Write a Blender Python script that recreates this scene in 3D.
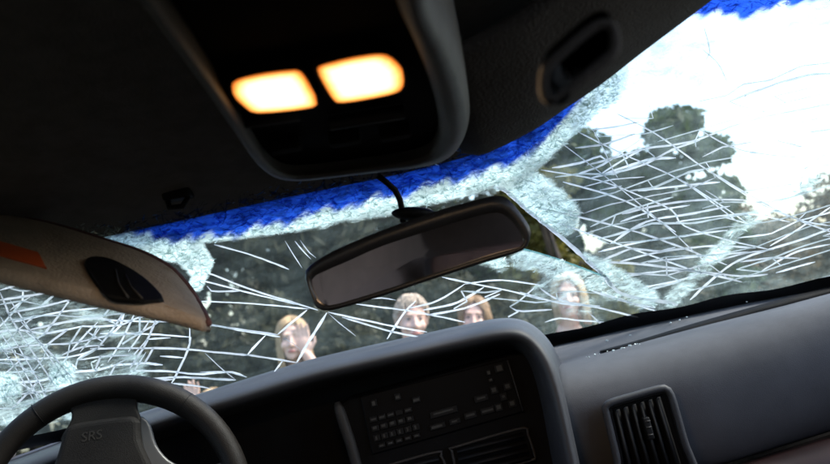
import bpy, bmesh, math, random
import numpy as np
from mathutils import Vector, Matrix
random.seed(7); RNG = np.random.default_rng(7)
S = bpy.context.scene
for o in list(bpy.data.objects): bpy.data.objects.remove(o)
COL = S.collection
R = math.radians

# ------------------------------------------------------------------ camera
ZC = 1.45                                   # eye height above the ground
W, H, F = 830.0, 464.0, 830.0*35/36
roll, pitch, yaw = R(10.0), R(5.9), 0.0
CAM = Vector((0, 0, ZC))
fwd = Vector((math.sin(yaw)*math.cos(pitch), math.cos(yaw)*math.cos(pitch), math.sin(pitch)))
r0 = Vector((math.cos(yaw), -math.sin(yaw), 0)); u0 = r0.cross(fwd)
rgt = r0*math.cos(roll) - u0*math.sin(roll); upv = r0*math.sin(roll) + u0*math.cos(roll)
cd = bpy.data.cameras.new('camera'); cam = bpy.data.objects.new('camera', cd); COL.objects.link(cam)
cam.matrix_world = Matrix(((rgt.x, upv.x, -fwd.x, 0), (rgt.y, upv.y, -fwd.y, 0), (rgt.z, upv.z, -fwd.z, ZC), (0, 0, 0, 1)))
cd.lens = 35; cd.sensor_width = 36; cd.sensor_fit = 'HORIZONTAL'; cd.clip_start = 0.02; cd.clip_end = 2000
cd.dof.use_dof = True; cd.dof.focus_distance = 1.15; cd.dof.aperture_fstop = 6
S.camera = cam
# ------------------------------------------------------------------ sky and sun
SUN_EL, SUN_AZ = 52.0, 88.0                 # azimuth clockwise from the car's heading
wd = bpy.data.worlds.new('World'); S.world = wd; wd.use_nodes = True
nt = wd.node_tree; nt.nodes.clear()
sky = nt.nodes.new('ShaderNodeTexSky'); sky.sky_type = 'NISHITA'; sky.sun_disc = False
sky.sun_elevation = R(SUN_EL); sky.sun_rotation = R(SUN_AZ); sky.dust_density = 2.2; sky.air_density = 1.0; sky.ozone_density = 1.0
bg = nt.nodes.new('ShaderNodeBackground'); bg.inputs[1].default_value = 0.15
wo = nt.nodes.new('ShaderNodeOutputWorld'); nt.links.new(sky.outputs[0], bg.inputs[0]); nt.links.new(bg.outputs[0], wo.inputs[0])
sl = bpy.data.lights.new('sun', 'SUN'); sl.energy = 1.5; sl.angle = R(14); sl.color = (1, 0.95, 0.86)
so = bpy.data.objects.new('sun', sl); COL.objects.link(so)
sdir = Vector((math.sin(R(SUN_AZ))*math.cos(R(SUN_EL)), math.cos(R(SUN_AZ))*math.cos(R(SUN_EL)), math.sin(R(SUN_EL))))
so.rotation_euler = sdir.to_track_quat('Z', 'Y').to_euler(); so.location = (0, 0, 30)
S.view_settings.view_transform = 'Standard'; S.view_settings.look = 'None'
S.view_settings.exposure = 1.85; S.view_settings.gamma = 1.0; S.view_settings.use_curve_mapping = False

# ------------------------------------------------------------------ pixel -> space
def ray(px, py):
    a = (px-W/2)/F; b = -(py-H/2)/F
    d = fwd + rgt*a + upv*b
    return d/d.y
def at(px, py, y): return CAM + ray(px, py)*y                       # point at distance y ahead
def atz(px, py, dz):
    d = ray(px, py); return CAM + d*(dz/d.z)
def topix(P):                                                       # numpy (n,3) -> pixel
    V = np.asarray(P) - np.array(CAM)
    zc = V@np.array(fwd); return W/2 + F*(V@np.array(rgt))/zc, H/2 - F*(V@np.array(upv))/zc

# ------------------------------------------------------------------ object helpers
def world_loc(o):
    v = Vector((0, 0, 0))
    while o: v = v + o.location; o = o.parent
    return v
def tag(o, label=None, cat=None, group=None, kind=None):
    if label: o['label'] = label
    if cat: o['category'] = cat
    if group: o['group'] = group
    if kind: o['kind'] = kind
    return o
def thing(name, loc, label, cat, group=None):
    o = bpy.data.objects.new(name, None); COL.objects.link(o); o.location = loc; o.empty_display_size = .05
    return tag(o, label, cat, group)
def mesh(name, V, Fc, mat, parent=None, smooth=True):
    off = np.array(world_loc(parent)) if parent else np.zeros(3)
    V = np.asarray([tuple(v) for v in V], dtype=float) - off
    me = bpy.data.meshes.new(name); me.from_pydata(V.tolist(), [], [tuple(int(i) for i in f) for f in Fc]); me.update()
    if smooth: me.polygons.foreach_set('use_smooth', [True]*len(me.polygons))
    o = bpy.data.objects.new(name, me); COL.objects.link(o); o.parent = parent
    if mat: me.materials.append(mat)
    return o
class MB:
    def __init__(s): s.v = []; s.f = []
    def add(s, V, Fc):
        n = len(s.v); s.v += [tuple(v) for v in V]; s.f += [tuple(i+n for i in f) for f in Fc]
    def box(s, c, h, M=None):
        V = []
        for k in range(8):
            p = Vector(((1 if k & 1 else -1)*h[0], (1 if k & 2 else -1)*h[1], (1 if k & 4 else -1)*h[2]))
            V.append((M@p if M else p) + Vector(c))
        s.add(V, [(0, 2, 3, 1), (4, 5, 7, 6), (0, 1, 5, 4), (2, 6, 7, 3), (0, 4, 6, 2), (1, 3, 7, 5)])
    def tube(s, pts, rad, seg=8, cap=True):
        pts = [Vector(p) for p in pts]; n = len(pts)
        if not hasattr(rad, '__len__'): rad = [rad]*n
        V = []; Fc = []; ref = None
        for i in range(n):
            t = (pts[min(i+1, n-1)] - pts[max(i-1, 0)]).normalized()
            if ref is None: ref = t.orthogonal().normalized()
            ref = (ref - t*ref.dot(t)).normalized(); b = t.cross(ref)
            for k in range(seg):
                a = 2*math.pi*k/seg; V.append(pts[i] + (ref*math.cos(a) + b*math.sin(a))*rad[i])
        for i in range(n-1):
            for k in range(seg):
                k2 = (k+1) % seg; Fc.append((i*seg+k, i*seg+k2, (i+1)*seg+k2, (i+1)*seg+k))
        if cap: Fc.append(tuple(range(seg))[::-1]); Fc.append(tuple((n-1)*seg+k for k in range(seg)))
        s.add(V, Fc)
    def ellip(s, c, r, M=None, nu=16, nv=10):
        V = []; Fc = []
        for j in range(nv+1):
            th = math.pi*j/nv
            for i in range(nu):
                ph = 2*math.pi*i/nu
                p = Vector((r[0]*math.sin(th)*math.cos(ph), r[1]*math.sin(th)*math.sin(ph), r[2]*math.cos(th)))
                V.append((M@p if M else p) + Vector(c))
        for j in range(nv):
            for i in range(nu):
                i2 = (i+1) % nu; Fc.append((j*nu+i, (j+1)*nu+i, (j+1)*nu+i2, j*nu+i2))
        s.add(V, Fc)
    def capsule(s, a, b, ra, rb, seg=12):
        a, b = Vector(a), Vector(b); t = (b-a).normalized(); pts = []; rad = []
        for q in (1.0, .92, .7, .38): pts.append(a - t*ra*q); rad.append(max(ra*math.sqrt(1-q*q), .0008))
        pts += [a, b]; rad += [ra, rb]
        for q in (.38, .7, .92, 1.0): pts.append(b + t*rb*q); rad.append(max(rb*math.sqrt(1-q*q), .0008))
        s.tube(pts, rad, seg)
    def build(s, name, mat, parent=None, smooth=True): return mesh(name, s.v, s.f, mat, parent, smooth)
def bevel(o, w, seg=3, ang=35):
    m = o.modifiers.new('bevel', 'BEVEL'); m.width = w; m.segments = seg; m.limit_method = 'ANGLE'; m.angle_limit = R(ang)
    return o
def solid(o, t, off=-1):
    m = o.modifiers.new('solid', 'SOLIDIFY'); m.thickness = t; m.offset = off; return o
def subd(o, n=2):
    m = o.modifiers.new('subd', 'SUBSURF'); m.levels = n; m.render_levels = n; return o
def grid(rows):
    n = len(rows[0]); V = [p for r in rows for p in r]; Fc = []
    for j in range(len(rows)-1):
        for i in range(n-1): Fc.append((j*n+i, j*n+i+1, (j+1)*n+i+1, (j+1)*n+i))
    return V, Fc
def resample(pts, n):
    P = np.array(pts, float); d = np.r_[0, np.cumsum(np.linalg.norm(np.diff(P, axis=0), axis=1))]
    s = np.linspace(0, d[-1], n); return np.stack([np.interp(s, d, P[:, k]) for k in range(P.shape[1])], 1)
def smooth_poly(pts, n, closed=False):                              # Catmull-Rom through the points
    P = [np.array(p, float) for p in pts]; m = len(P); out = []
    segs = m if closed else m-1
    for i in range(segs):
        g = (lambda k: P[k % m]) if closed else (lambda k: P[min(max(k, 0), m-1)])
        a, b, c, d = g(i-1), g(i), g(i+1), g(i+2)
        for t in np.linspace(0, 1, 12, endpoint=False):
            out.append(.5*((2*b) + (-a+c)*t + (2*a-5*b+4*c-d)*t*t + (-a+3*b-3*c+d)*t**3))
    if not closed: out.append(P[-1]); return resample(out, n)
    out.append(out[0]); return resample(out, n+1)[:-1]
def slab(name, front, back, mat, parent, smooth=True):
    """closed solid between two outlines with the same number of points"""
    n = len(front); V = list(front) + list(back)
    Fc = [tuple(range(n))[::-1], tuple(range(n, 2*n))] + [(i, (i+1) % n, n+(i+1) % n, n+i) for i in range(n)]
    return mesh(name, V, Fc, mat, parent, smooth)
def inset(poly, d):                                                 # shrink a pixel outline towards its inside
    P = np.array(poly, float); a = np.roll(P, 1, 0); b = np.roll(P, -1, 0); t = b-a; t /= np.linalg.norm(t, axis=1)[:, None]+1e-9
    nrm = np.stack([-t[:, 1], t[:, 0]], 1)
    area = .5*np.sum(P[:, 0]*b[:, 1]-b[:, 0]*P[:, 1])
    return P + nrm*d*(1 if area > 0 else -1)

# ------------------------------------------------------------------ materials
MATS = {}
def mat(name, col, rough=.6, metal=0, spec=.5, noise=0, nscale=40, bump=0, bscale=300, col2=None, sheen=0):
    m = bpy.data.materials.new(name); m.use_nodes = True; t = m.node_tree; b = t.nodes['Principled BSDF']
    b.inputs['Base Color'].default_value = (*col, 1); b.inputs['Roughness'].default_value = rough
    b.inputs['Metallic'].default_value = metal; b.inputs['Specular IOR Level'].default_value = spec
    if sheen: b.inputs['Sheen Weight'].default_value = sheen
    tc = t.nodes.new('ShaderNodeTexCoord')
    if noise or col2:
        n = t.nodes.new('ShaderNodeTexNoise'); n.inputs['Scale'].default_value = nscale; n.inputs['Detail'].default_value = 6; n.inputs['Roughness'].default_value = .65
        t.links.new(tc.outputs['Object'], n.inputs['Vector'])
        mx = t.nodes.new('ShaderNodeMix'); mx.data_type = 'RGBA'
        c2 = col2 or tuple(c*(1-noise) for c in col)
        mx.inputs[6].default_value = (*c2, 1); mx.inputs[7].default_value = (*col, 1)
        rp = t.nodes.new('ShaderNodeMapRange'); rp.inputs[1].default_value = .35; rp.inputs[2].default_value = .65
        t.links.new(n.outputs[0], rp.inputs[0]); t.links.new(rp.outputs[0], mx.inputs[0]); t.links.new(mx.outputs[2], b.inputs['Base Color'])
        rr = t.nodes.new('ShaderNodeMapRange'); rr.inputs[3].default_value = min(1, rough+.08); rr.inputs[4].default_value = max(.02, rough-.08)
        t.links.new(n.outputs[0], rr.inputs[0]); t.links.new(rr.outputs[0], b.inputs['Roughness'])
    if bump:
        n2 = t.nodes.new('ShaderNodeTexNoise'); n2.inputs['Scale'].default_value = bscale; n2.inputs['Detail'].default_value = 3
        bp = t.nodes.new('ShaderNodeBump'); bp.inputs['Strength'].default_value = bump; bp.inputs['Distance'].default_value = .002
        t.links.new(tc.outputs['Object'], n2.inputs['Vector']); t.links.new(n2.outputs[0], bp.inputs['Height']); t.links.new(bp.outputs[0], b.inputs['Normal'])
    MATS[name] = m; return m
M_LINING = mat('headliner cloth', (.10, .096, .092), .95, noise=.2, bump=.5, bscale=500, spec=.15)
M_CONS = mat('console plastic', (.026, .024, .0225), .6, noise=.15, bump=.3, bscale=700)
M_CONSIN = mat('console panel', (.006, .0055, .005), .9, spec=.05, bump=.3, bscale=700)
M_DASH = mat('grey dash vinyl', (.100, .103, .114), .8, spec=.2, noise=.22, nscale=9, bump=.18, bscale=900)
M_DASHD = mat('charcoal dash pad', (.03, .032, .038), .55, noise=.15, nscale=14, bump=.18, bscale=900)
M_BLACK = mat('black plastic', (.004, .004, .0045), .65, spec=.12, noise=.2, bump=.2, bscale=500)
M_FACE = mat('radio face', (.003, .003, .0035), .5, spec=.12)
M_BTN = mat('button rubber', (.006, .006, .0065), .6, spec=.25)
M_PRINT = mat('white print', (.042, .042, .040), .6)
M_WHEEL = mat('wheel leather', (.009, .0075, .0065), .55, spec=.2, noise=.2, nscale=60, bump=.25, bscale=900)
M_HUB = mat('airbag cover', (.010, .009, .008), .7, spec=.2, noise=.15, nscale=30, bump=.3, bscale=900)
M_SPOKE = mat('spoke trim', (.06, .064, .07), .4)
M_SPRINT = mat('embossed print', (.019, .016, .012), .7)
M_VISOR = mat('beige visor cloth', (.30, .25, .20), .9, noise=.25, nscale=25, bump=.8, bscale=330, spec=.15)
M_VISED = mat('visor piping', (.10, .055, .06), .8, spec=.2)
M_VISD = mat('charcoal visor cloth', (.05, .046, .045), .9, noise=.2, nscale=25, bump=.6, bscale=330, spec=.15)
M_LABEL = mat('orange warning sticker', (.42, .075, .02), .5)
M_MIRH = mat('mirror housing', (.018, .019, .022), .38, noise=.2, bump=.2, bscale=500)
M_MIRG = mat('mirror glass', (.75, .72, .72), .03, metal=1.0)
M_WOOD = mat('red brown trim', (.05, .022, .017), .5, noise=.4, nscale=20)
M_PAINT = mat('blue grey car paint', (.05, .065, .09), .3, noise=.2, nscale=6)
M_SEAT = mat('brown seat cloth', (.36, .26, .24), .9, noise=.3, nscale=18, bump=.5, bscale=250, spec=.15)
M_TRIM = mat('grey rear trim', (.32, .28, .27), .8, noise=.2, nscale=6)
M_TYRE = mat('tyre rubber', (.02, .02, .02), .8, bump=.4, bscale=80)
M_RIM = mat('alloy', (.4, .4, .42), .35, metal=.8)
M_FRIT = mat('black glass border', (.006, .006, .007), .4)

# ------------------------------------------------------------------ windscreen surface (y as a function of x and height)
ZT_X = [-.85, -.5, -.36, -.15, 0, .08, .14, .22, .30, .42, .60, .85]
ZT_Z = [.13, .148, .155, .167, .172, .178, .19, .235, .295, .335, .35, .34]
def zt(x): return np.interp(x, ZT_X, ZT_Z)
def yt(x): return .95 - .06*(np.asarray(x)/.6)**2
def zb(x): return -.10 + .02*np.clip(np.asarray(x)-.1, 0, 1)
def yb(x): return 1.52 - .10*(np.asarray(x)/.6)**2
def buck(x, z): return .007*np.sin(9*x+2.1)*np.sin(14*z+5*x) + .004*np.sin(31*x-22*z+1) + .0025*np.sin(57*x+63*z)
def WSY(x, z):                                                      # x and z relative to the camera
    t = (z-zb(x))/(zt(x)-zb(x))
    return yb(x) + (yt(x)-yb(x))*t + .03*np.sin(np.pi*np.clip(t, 0, 1)) + buck(x, z)*np.clip(4*t*(1-t)+.1, 0, 1)
ZTT = [float(v) for v in zt(np.linspace(-1.2, 1.2, 961))]
def wsy_fast(x, z):
    k = min(max((x+1.2)*400, 0), 959.9); i = int(k); ztx = ZTT[i]+(ZTT[i+1]-ZTT[i])*(k-i)
    zbx = -.10+.02*min(max(x-.1, 0), 1); ytx = .95-.06*(x/.6)**2; ybx = 1.52-.10*(x/.6)**2
    t = (z-zbx)/(ztx-zbx); bk = .007*math.sin(9*x+2.1)*math.sin(14*z+5*x)+.004*math.sin(31*x-22*z+1)+.0025*math.sin(57*x+63*z)
    return ybx+(ytx-ybx)*t+.03*math.sin(math.pi*min(max(t, 0), 1))+bk*min(max(4*t*(1-t)+.1, 0), 1)
def onglass(px, py, lift=.0025):
    d = ray(px, py); dx, dz = d.x, d.z; a, b = .72, 1.6
    fa = a-wsy_fast(dx*a, dz*a); fb = b-wsy_fast(dx*b, dz*b)
    for _ in range(16):                                             # regula falsi with halving
        m = b-fb*(b-a)/(fb-fa) if abs(fb-fa) > 1e-9 else (a+b)/2
        fm = m-wsy_fast(dx*m, dz*m)
        if abs(fm) < 2e-5: break
        if fm*fb < 0: a, fa = b, fb
        else: fa *= .5
        b, fb = m, fm
    return CAM + d*(m-lift)

# ------------------------------------------------------------------ ground
def ground():
    n = 90; xs = np.sinh(np.linspace(-5.2, 5.2, n))*4.5; rows = []
    for y in xs:
        rows.append([(x, y+8, (.03*math.sin(x*.9)*math.sin(y*.7) - .03) + (0 if math.hypot(x, y) < 60 else .0)) for x in xs])
    V, Fc = grid(rows)
    g = mat('rough grass ground', (.075, .085, .035), .95, nscale=.9, col2=(.13, .105, .06), bump=.0)
    o = mesh('ground', V, Fc, g); tag(o, kind='structure'); return o
ground()

# ------------------------------------------------------------------ the wrecked car's shell
car = thing('wrecked_car', (0, -.3, 0), 'wrecked car with crushed dark roof lining, cabin seen from inside', 'car')
def zroof(x, y):
    b = max(0., float(yt(x))-y); return float(zt(x)) + .085*(1-math.exp(-b/.22)) + .03*min(b, 1.5)
xs = np.linspace(-.78, .78, 53)
rows = []
rows.append([(x, float(yt(x))+.012, ZC+float(zt(x))+.006) for x in xs])
for q in (0, .008, .02, .05, .09, .14, .2, .28, .38, .5, .65, .85, 1.1, 1.4, 1.75, 2.1, 2.5):
    rows.append([(x, float(yt(x))-q, ZC+zroof(x, float(yt(x))-q) - (.002 if q < .03 else 0) + .006*math.sin(6*x+7*q)*min(q*4, 1)) for x in xs])
V, Fc = grid(rows); mesh('roof_lining', V, Fc, M_LINING, car); 
rows2 = [[(p[0]*1.04, p[1]+.02, p[2]+.05+.02) for p in r] for r in rows]
V, Fc = grid(rows2); o = mesh('roof_shell', V, [f[::-1] for f in Fc], M_PAINT, car); solid(o, .012)
# pillars, doors, rear wall, floor
for sx in (-1, 1):
    mb = MB(); x0 = .77*sx
    mb.tube([(x0*1.06, 1.45, ZC-.12), (x0*1.03, 1.2, ZC+.02), (x0, .9, ZC+float(zt(x0))+.03), (x0, .5, ZC+float(zt(x0))+.10)], [.05, .045, .045, .05], 10)
    mb.build('front_pillar', M_LINING, car)
    mb = MB(); mb.box((x0*1.02, -.28, ZC+.02), (.03, .22, .40)); bevel(mb.build('side_pillar', M_TRIM, car), .02)
    mb = MB(); mb.box((x0*1.02, -1.0 if sx < 0 else -1.25, ZC+.02), (.03, .50 if sx < 0 else .25, .40)); bevel(mb.build('rear_pillar_block', M_TRIM, car), .02)  # left one widened to the side pillar, blocking light from the rear window
    mb = MB(); mb.box((x0*1.05, .66, ZC-.60), (.05, .74, .49)); bevel(mb.build('door', M_DASHD, car), .03)
    mb = MB(); mb.box((x0*1.05, -.76, ZC-.60), (.05, .66, .49)); bevel(mb.build('door', M_DASHD, car), .03)
mb = MB(); mb.box((0, -.1, .36), (.80, 1.75, .03)); mb.build('floor_pan', M_BLACK, car)
mb = MB(); mb.box((0, -1.52, ZC-.52), (.82, .05, .66)); mb.build('rear_block_panel', M_TRIM, car)  # raised over the unseen rear window to keep sky out of the mirror
mb = MB(); mb.box((0, -1.48, ZC+.22), (.84, .04, .16)); mb.build('rear_header', M_TRIM, car)
rows = []
for q in np.linspace(0, 1, 14):
    rows.append([(x, 1.66+q*1.25, ZC-.115-.02*q-.16*q*q*q-.05*(x/.8)**2 + .008*math.sin(11*x+6*q)+.010*math.exp(-((x-.27)/.12)**2)*math.exp(-(q/.25)**2)) for x in np.linspace(-.84, .84, 40)])
V, Fc = grid(rows); o = mesh('bonnet', V, Fc, M_PAINT, car); solid(o, .01)
rows = []
for q in np.linspace(0, 1, 4): rows.append([(x, float(yb(x*.9))+.02+q*.18, ZC-.13-.01*q) for x in np.linspace(-.84, .84, 30)])
V, Fc = grid(rows); solid(mesh('scuttle', V, Fc, M_BLACK, car), .01)
mb = MB(); mb.box((0, 2.90, .72), (.84, .04, .32)); bevel(mb.build('front_panel', M_PAINT, car), .03)
for sx in (-1, 1):
    mb = MB(); mb.box((.86*sx, 2.25, .78), (.02, .66, .42)); bevel(mb.build('wing', M_PAINT, car), .015)
for sx in (-1, 1):
    for y in (2.2, -1.0):
        c = Vector((.80*sx, y, .33))
        n = 28; ring = [(c + Vector((0, .27*math.cos(a), .27*math.sin(a)))) for a in np.linspace(0, 2*math.pi, n, endpoint=False)]
        mb = MB(); mb.tube(ring+[ring[0]], .085, 10, False); w = mb.build('wheel', M_TYRE, car)
        mb = MB(); mb.tube([c-Vector((.07, 0, 0)), c+Vector((.07, 0, 0))], .20, 20); mb.build('rim', M_RIM, w)
# rear bench, seen dimly in the mirror
seat = thing('rear_bench_seat', (0, -1.05, .39), 'brown cloth rear bench seat across the back of the cabin', 'seat')
mb = MB(); mb.box((0, -.98, .62), (.66, .28, .12)); subd(bevel(mb.build('seat_cushion', M_SEAT, seat), .06), 1)
for x in (-.44, 0, .44):
    mb = MB(); mb.box((x, -1.30, 1.0), (.21, .09, .34), Matrix.Rotation(R(-12), 3, 'X')); subd(bevel(mb.build('backrest', M_SEAT, seat), .05), 1)
mb = MB(); mb.box((0, -1.05, .445), (.60, .22, .06)); mb.build('seat_base', M_BLACK, seat)

# ------------------------------------------------------------------ windscreen
wsc = thing('windshield', (0, 1.5, ZC-.10), 'shattered laminated windshield with blue shade band and a torn hole', 'windshield')
BLUE = np.array([(-60, 205), (0, 212), (60, 222), (122, 230), (151, 238.5), (208, 238.5), (252, 229.6), (302, 217), (353, 204), (400, 195), (450, 181), (500, 168), (530, 152), (545, 141), (560, 124), (578, 102), (600, 74), (640, 40), (680, 14), (716, 15), (740, 17), (800, 2), (900, -30)], float)
GAP = [(484, 206), (498, 191), (503, 189), (513, 197), (526, 209), (545, 224), (562, 238), (578, 252), (592, 265), (603, 275), (612, 287), (606, 276.5), (590, 271), (566, 262), (545, 255), (527, 250), (505, 244), (484, 236)]
def inpoly(px, py, poly):
    r = np.zeros(np.shape(px), bool); n = len(poly); j = n-1
    for i in range(n):
        xi, yi = poly[i]; xj, yj = poly[j]
        c = ((yi > py) != (yj > py)) & (px < (xj-xi)*(py-yi)/(yj-yi+1e-12)+xi); r ^= c; j = i
    return r
def segd(px, py, pts):
    d = np.full(np.shape(px), 1e9)
    for (ax, ay), (bx, by) in zip(pts[:-1], pts[1:]):
        vx, vy = bx-ax, by-ay; t = np.clip(((px-ax)*vx+(py-ay)*vy)/(vx*vx+vy*vy), 0, 1)
        d = np.minimum(d, np.hypot(px-ax-t*vx, py-ay-t*vy))
    return d
def fall(d, r, s): return np.clip((r+s-d)/(s), 0, 1)
TEALW = ([-60, 60, 130, 205, 235, 300, 400, 480, 520, 560, 620, 700, 830], [14, 14, 22, 8, 10, 20, 27, 26, 30, 34, 60, 110, 120])
def milky(px, py):
    b = np.interp(px, BLUE[:, 0], BLUE[:, 1]); w = np.interp(px, *TEALW)
    m = .95*np.clip((b+w-py)/(.35*w+4), 0, 1)
    m = np.where(px > 600, m*np.clip(1-(px-600)/200, .66, 1), m)
    m = np.maximum(m, .95*fall(segd(px, py, [(120, 236), (150, 246), (185, 252), (200, 268)]), 8, 10))
    m = np.maximum(m, .95*fall(segd(px, py, [(196, 246), (206, 262), (196, 284)]), 5, 7))
    m = np.maximum(m, .60*fall(segd(px, py, [(672, 300), (705, 268), (745, 222), (835, 165)]), 5, 16))
    m = np.maximum(m, .55*fall(segd(px, py, [(-10, 340), (40, 370), (75, 395), (120, 375)]), 22, 26))
    m = np.maximum(m, .45*fall(segd(px, py, [(0, 300), (60, 320), (120, 330)]), 20, 30))
    m = np.maximum(m, .62*fall(segd(px, py, [(520, 258), (560, 270), (604, 284), (640, 300)]), 8, 14))
    m = np.maximum(m, .50*fall(segd(px, py, [(545, 290), (560, 296), (582, 302)]), 11, 18))
    m = np.maximum(m, .85*fall(segd(px, py, [(500, 170), (530, 190), (560, 215)]), 14, 18))
    m = np.maximum(m, .70*fall(segd(px, py, [(585, 262), (606, 270), (650, 298)]), 6, 14))
    m = np.maximum(m, .42*fall(segd(px, py, [(590, 325), (690, 295), (830, 262)]), 6, 14))
    m = np.maximum(m, .40*fall(segd(px, py, [(540, 150), (640, 130), (700, 120)]), 16, 26))
    m = np.maximum(m, .75*fall(segd(px, py, [(440, 240), (500, 262)]), 4, 16))
    m = np.maximum(m, .5*fall(segd(px, py, [(640, 70), (700, 60), (735, 90)]), 18, 30)); m = np.maximum(m, .4*fall(segd(px, py, [(700, 130), (780, 110), (840, 120)]), 12, 30))
    m = np.maximum(m, .95*fall(np.hypot(px-62, py-374), 9, 12)); m = np.maximum(m, .95*fall(np.hypot(px-6, py-388), 11, 14)); m = np.maximum(m, .6*fall(segd(px, py, [(-10, 400), (20, 418), (60, 400)]), 12, 20))
    return m
NX, NT = 470, 135
gx = np.linspace(-.80, .80, NX); tt = np.linspace(-.02, 1.03, NT)
GX, GT = np.meshgrid(gx, tt)
GZ = zb(GX) + (zt(GX)-zb(GX))*GT
GY = WSY(GX, GZ)
PV = np.stack([GX.ravel(), GY.ravel(), GZ.ravel()+ZC], 1)
qx, qy = topix(PV)
idx = np.arange(NX*NT).reshape(NT, NX)
FQ = np.stack([idx[:-1, :-1], idx[:-1, 1:], idx[1:, 1:], idx[1:, :-1]], -1).reshape(-1, 4)
cx, cy = qx[FQ].mean(1), qy[FQ].mean(1)
FQ = FQ[~inpoly(cx, cy, GAP)]

def glass_material():
    m = bpy.data.materials.new('shattered glass'); m.use_nodes = True; t = m.node_tree; t.nodes.clear(); L = t.links.new
    N = t.nodes.new; out = N('ShaderNodeOutputMaterial'); at_ = N('ShaderNodeAttribute'); at_.attribute_name = 'zone'
    sep = N('ShaderNodeSeparateColor'); L(at_.outputs['Color'], sep.inputs[0]); tc = N('ShaderNodeTexCoord')
    def math_(op, a, b=None, c=None):
        n = N('ShaderNodeMath'); n.operation = op
        for k, v in enumerate((a, b, c)):
            if v is None: continue
            if hasattr(v, 'is_linked'): L(v, n.inputs[k])
            else: n.inputs[k].default_value = v
        return n.outputs[0]
    def ramp(v, a, b, c=0., d=1.):
        n = N('ShaderNodeMapRange'); n.interpolation_type = 'SMOOTHSTEP'; L(v, n.inputs[0])
        for k, q in zip((1, 2, 3, 4), (a, b, c, d)): n.inputs[k].default_value = q
        return n.outputs[0]
    def noise(scale, det=4, vec=None, rough=.6):
        n = N('ShaderNodeTexNoise'); n.inputs['Scale'].default_value = scale; n.inputs['Detail'].default_value = det; n.inputs['Roughness'].default_value = rough
        L(vec or tc.outputs['Object'], n.inputs['Vector']); return n
    mp = N('ShaderNodeMapping'); mp.inputs['Rotation'].default_value = (0, R(14), 0); mp.inputs['Scale'].default_value = (.35, .6, 1.2); L(tc.outputs['Object'], mp.inputs['Vector'])
    dis = noise(14, 3); vadd = N('ShaderNodeVectorMath'); vadd.operation = 'MULTIPLY_ADD'; L(dis.outputs['Color'], vadd.inputs[0]); vadd.inputs[1].default_value = (.03, .03, .03); L(mp.outputs[0], vadd.inputs[2])
    def vor(scale, w):
        v = N('ShaderNodeTexVoronoi'); v.feature = 'DISTANCE_TO_EDGE'; v.inputs['Scale'].default_value = scale; L(vadd.outputs[0], v.inputs['Vector'])
        return ramp(v.outputs['Distance'], 0., w, 1., 0.)
    v1, v2 = vor(75, .10), vor(150, .16)
    n1, n2 = noise(95, 5, vadd.outputs[0], .7), noise(16, 4)
    milk = math_('ADD', sep.outputs[1], math_('MULTIPLY', math_('SUBTRACT', n2.outputs[0], .5), .7))
    crush = ramp(math_('ADD', math_('MULTIPLY', milk, .85), math_('MULTIPLY', n1.outputs[0], .55)), .58, 1.0)
    lines = math_('MULTIPLY', math_('MAXIMUM', v1, math_('MULTIPLY', v2, .7)), ramp(milk, .22, .6))
    frost = math_('MINIMUM', math_('ADD', math_('MULTIPLY', crush, .78), math_('MULTIPLY', lines, .10)), .96)
    frost = math_('MAXIMUM', frost, math_('MULTIPLY', sep.outputs[2], ramp(n2.outputs[0], .3, .7, .5, 1.4)))
    # plain sheet: see-through with a faint reflection
    tr = N('ShaderNodeBsdfTransparent'); gl = N('ShaderNodeBsdfGlossy'); gl.inputs['Roughness'].default_value = .04; gl.inputs['Color'].default_value = (1, 1, 1, 1)
    mt = N('ShaderNodeMix'); mt.data_type = 'RGBA'; mt.inputs[6].default_value = (.90, .955, .94, 1); mt.inputs[7].default_value = (.03, .12, .72, 1)
    blue_n = ramp(math_('ADD', sep.outputs[0], math_('MULTIPLY', math_('SUBTRACT', n1.outputs[0], .5), .35)), .3, .7)
    L(blue_n, mt.inputs[0]); L(mt.outputs[2], tr.inputs[0])
    ms = N('ShaderNodeMixShader'); ms.inputs[0].default_value = .03; L(tr.outputs[0], ms.inputs[1]); L(gl.outputs[0], ms.inputs[2])
    # crushed glass: bright scattered light
    mc = N('ShaderNodeMix'); mc.data_type = 'RGBA'; mc.inputs[6].default_value = (.58, .77, .73, 1); mc.inputs[7].default_value = (.014, .075, .46, 1)
    L(blue_n, mc.inputs[0])
    mc2 = N('ShaderNodeMix'); mc2.data_type = 'RGBA'; mc2.blend_type = 'MULTIPLY'; mc2.inputs[0].default_value = 1.0; L(mc.outputs[2], mc2.inputs[6])
    gv = ramp(noise(40, 4, vadd.outputs[0], .6).outputs[0], .32, .62, .5, 1.0)
    gvb = ramp(noise(70, 5, vadd.outputs[0], .8).outputs[0], .36, .62, .28, 1.2); gm = N('ShaderNodeMix'); L(blue_n, gm.inputs[0]); L(gv, gm.inputs[2]); L(gvb, gm.inputs[3]); gv = gm.outputs[0]
    cc = N('ShaderNodeCombineColor'); L(gv, cc.inputs[0]); L(gv, cc.inputs[1]); L(gv, cc.inputs[2]); L(cc.outputs[0], mc2.inputs[7])
    bp = N('ShaderNodeBump'); bp.inputs['Strength'].default_value = .6; bp.inputs['Distance'].default_value = .006; L(n1.outputs[0], bp.inputs['Height'])
    ts = N('ShaderNodeBsdfTranslucent'); L(mc2.outputs[2], ts.inputs[0]); L(bp.outputs[0], ts.inputs['Normal'])
    df = N('ShaderNodeBsdfDiffuse'); L(mc2.outputs[2], df.inputs[0]); L(bp.outputs[0], df.inputs['Normal'])
    m2 = N('ShaderNodeMixShader'); m2.inputs[0].default_value = .15; L(ts.outputs[0], m2.inputs[1]); L(df.outputs[0], m2.inputs[2])
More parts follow.
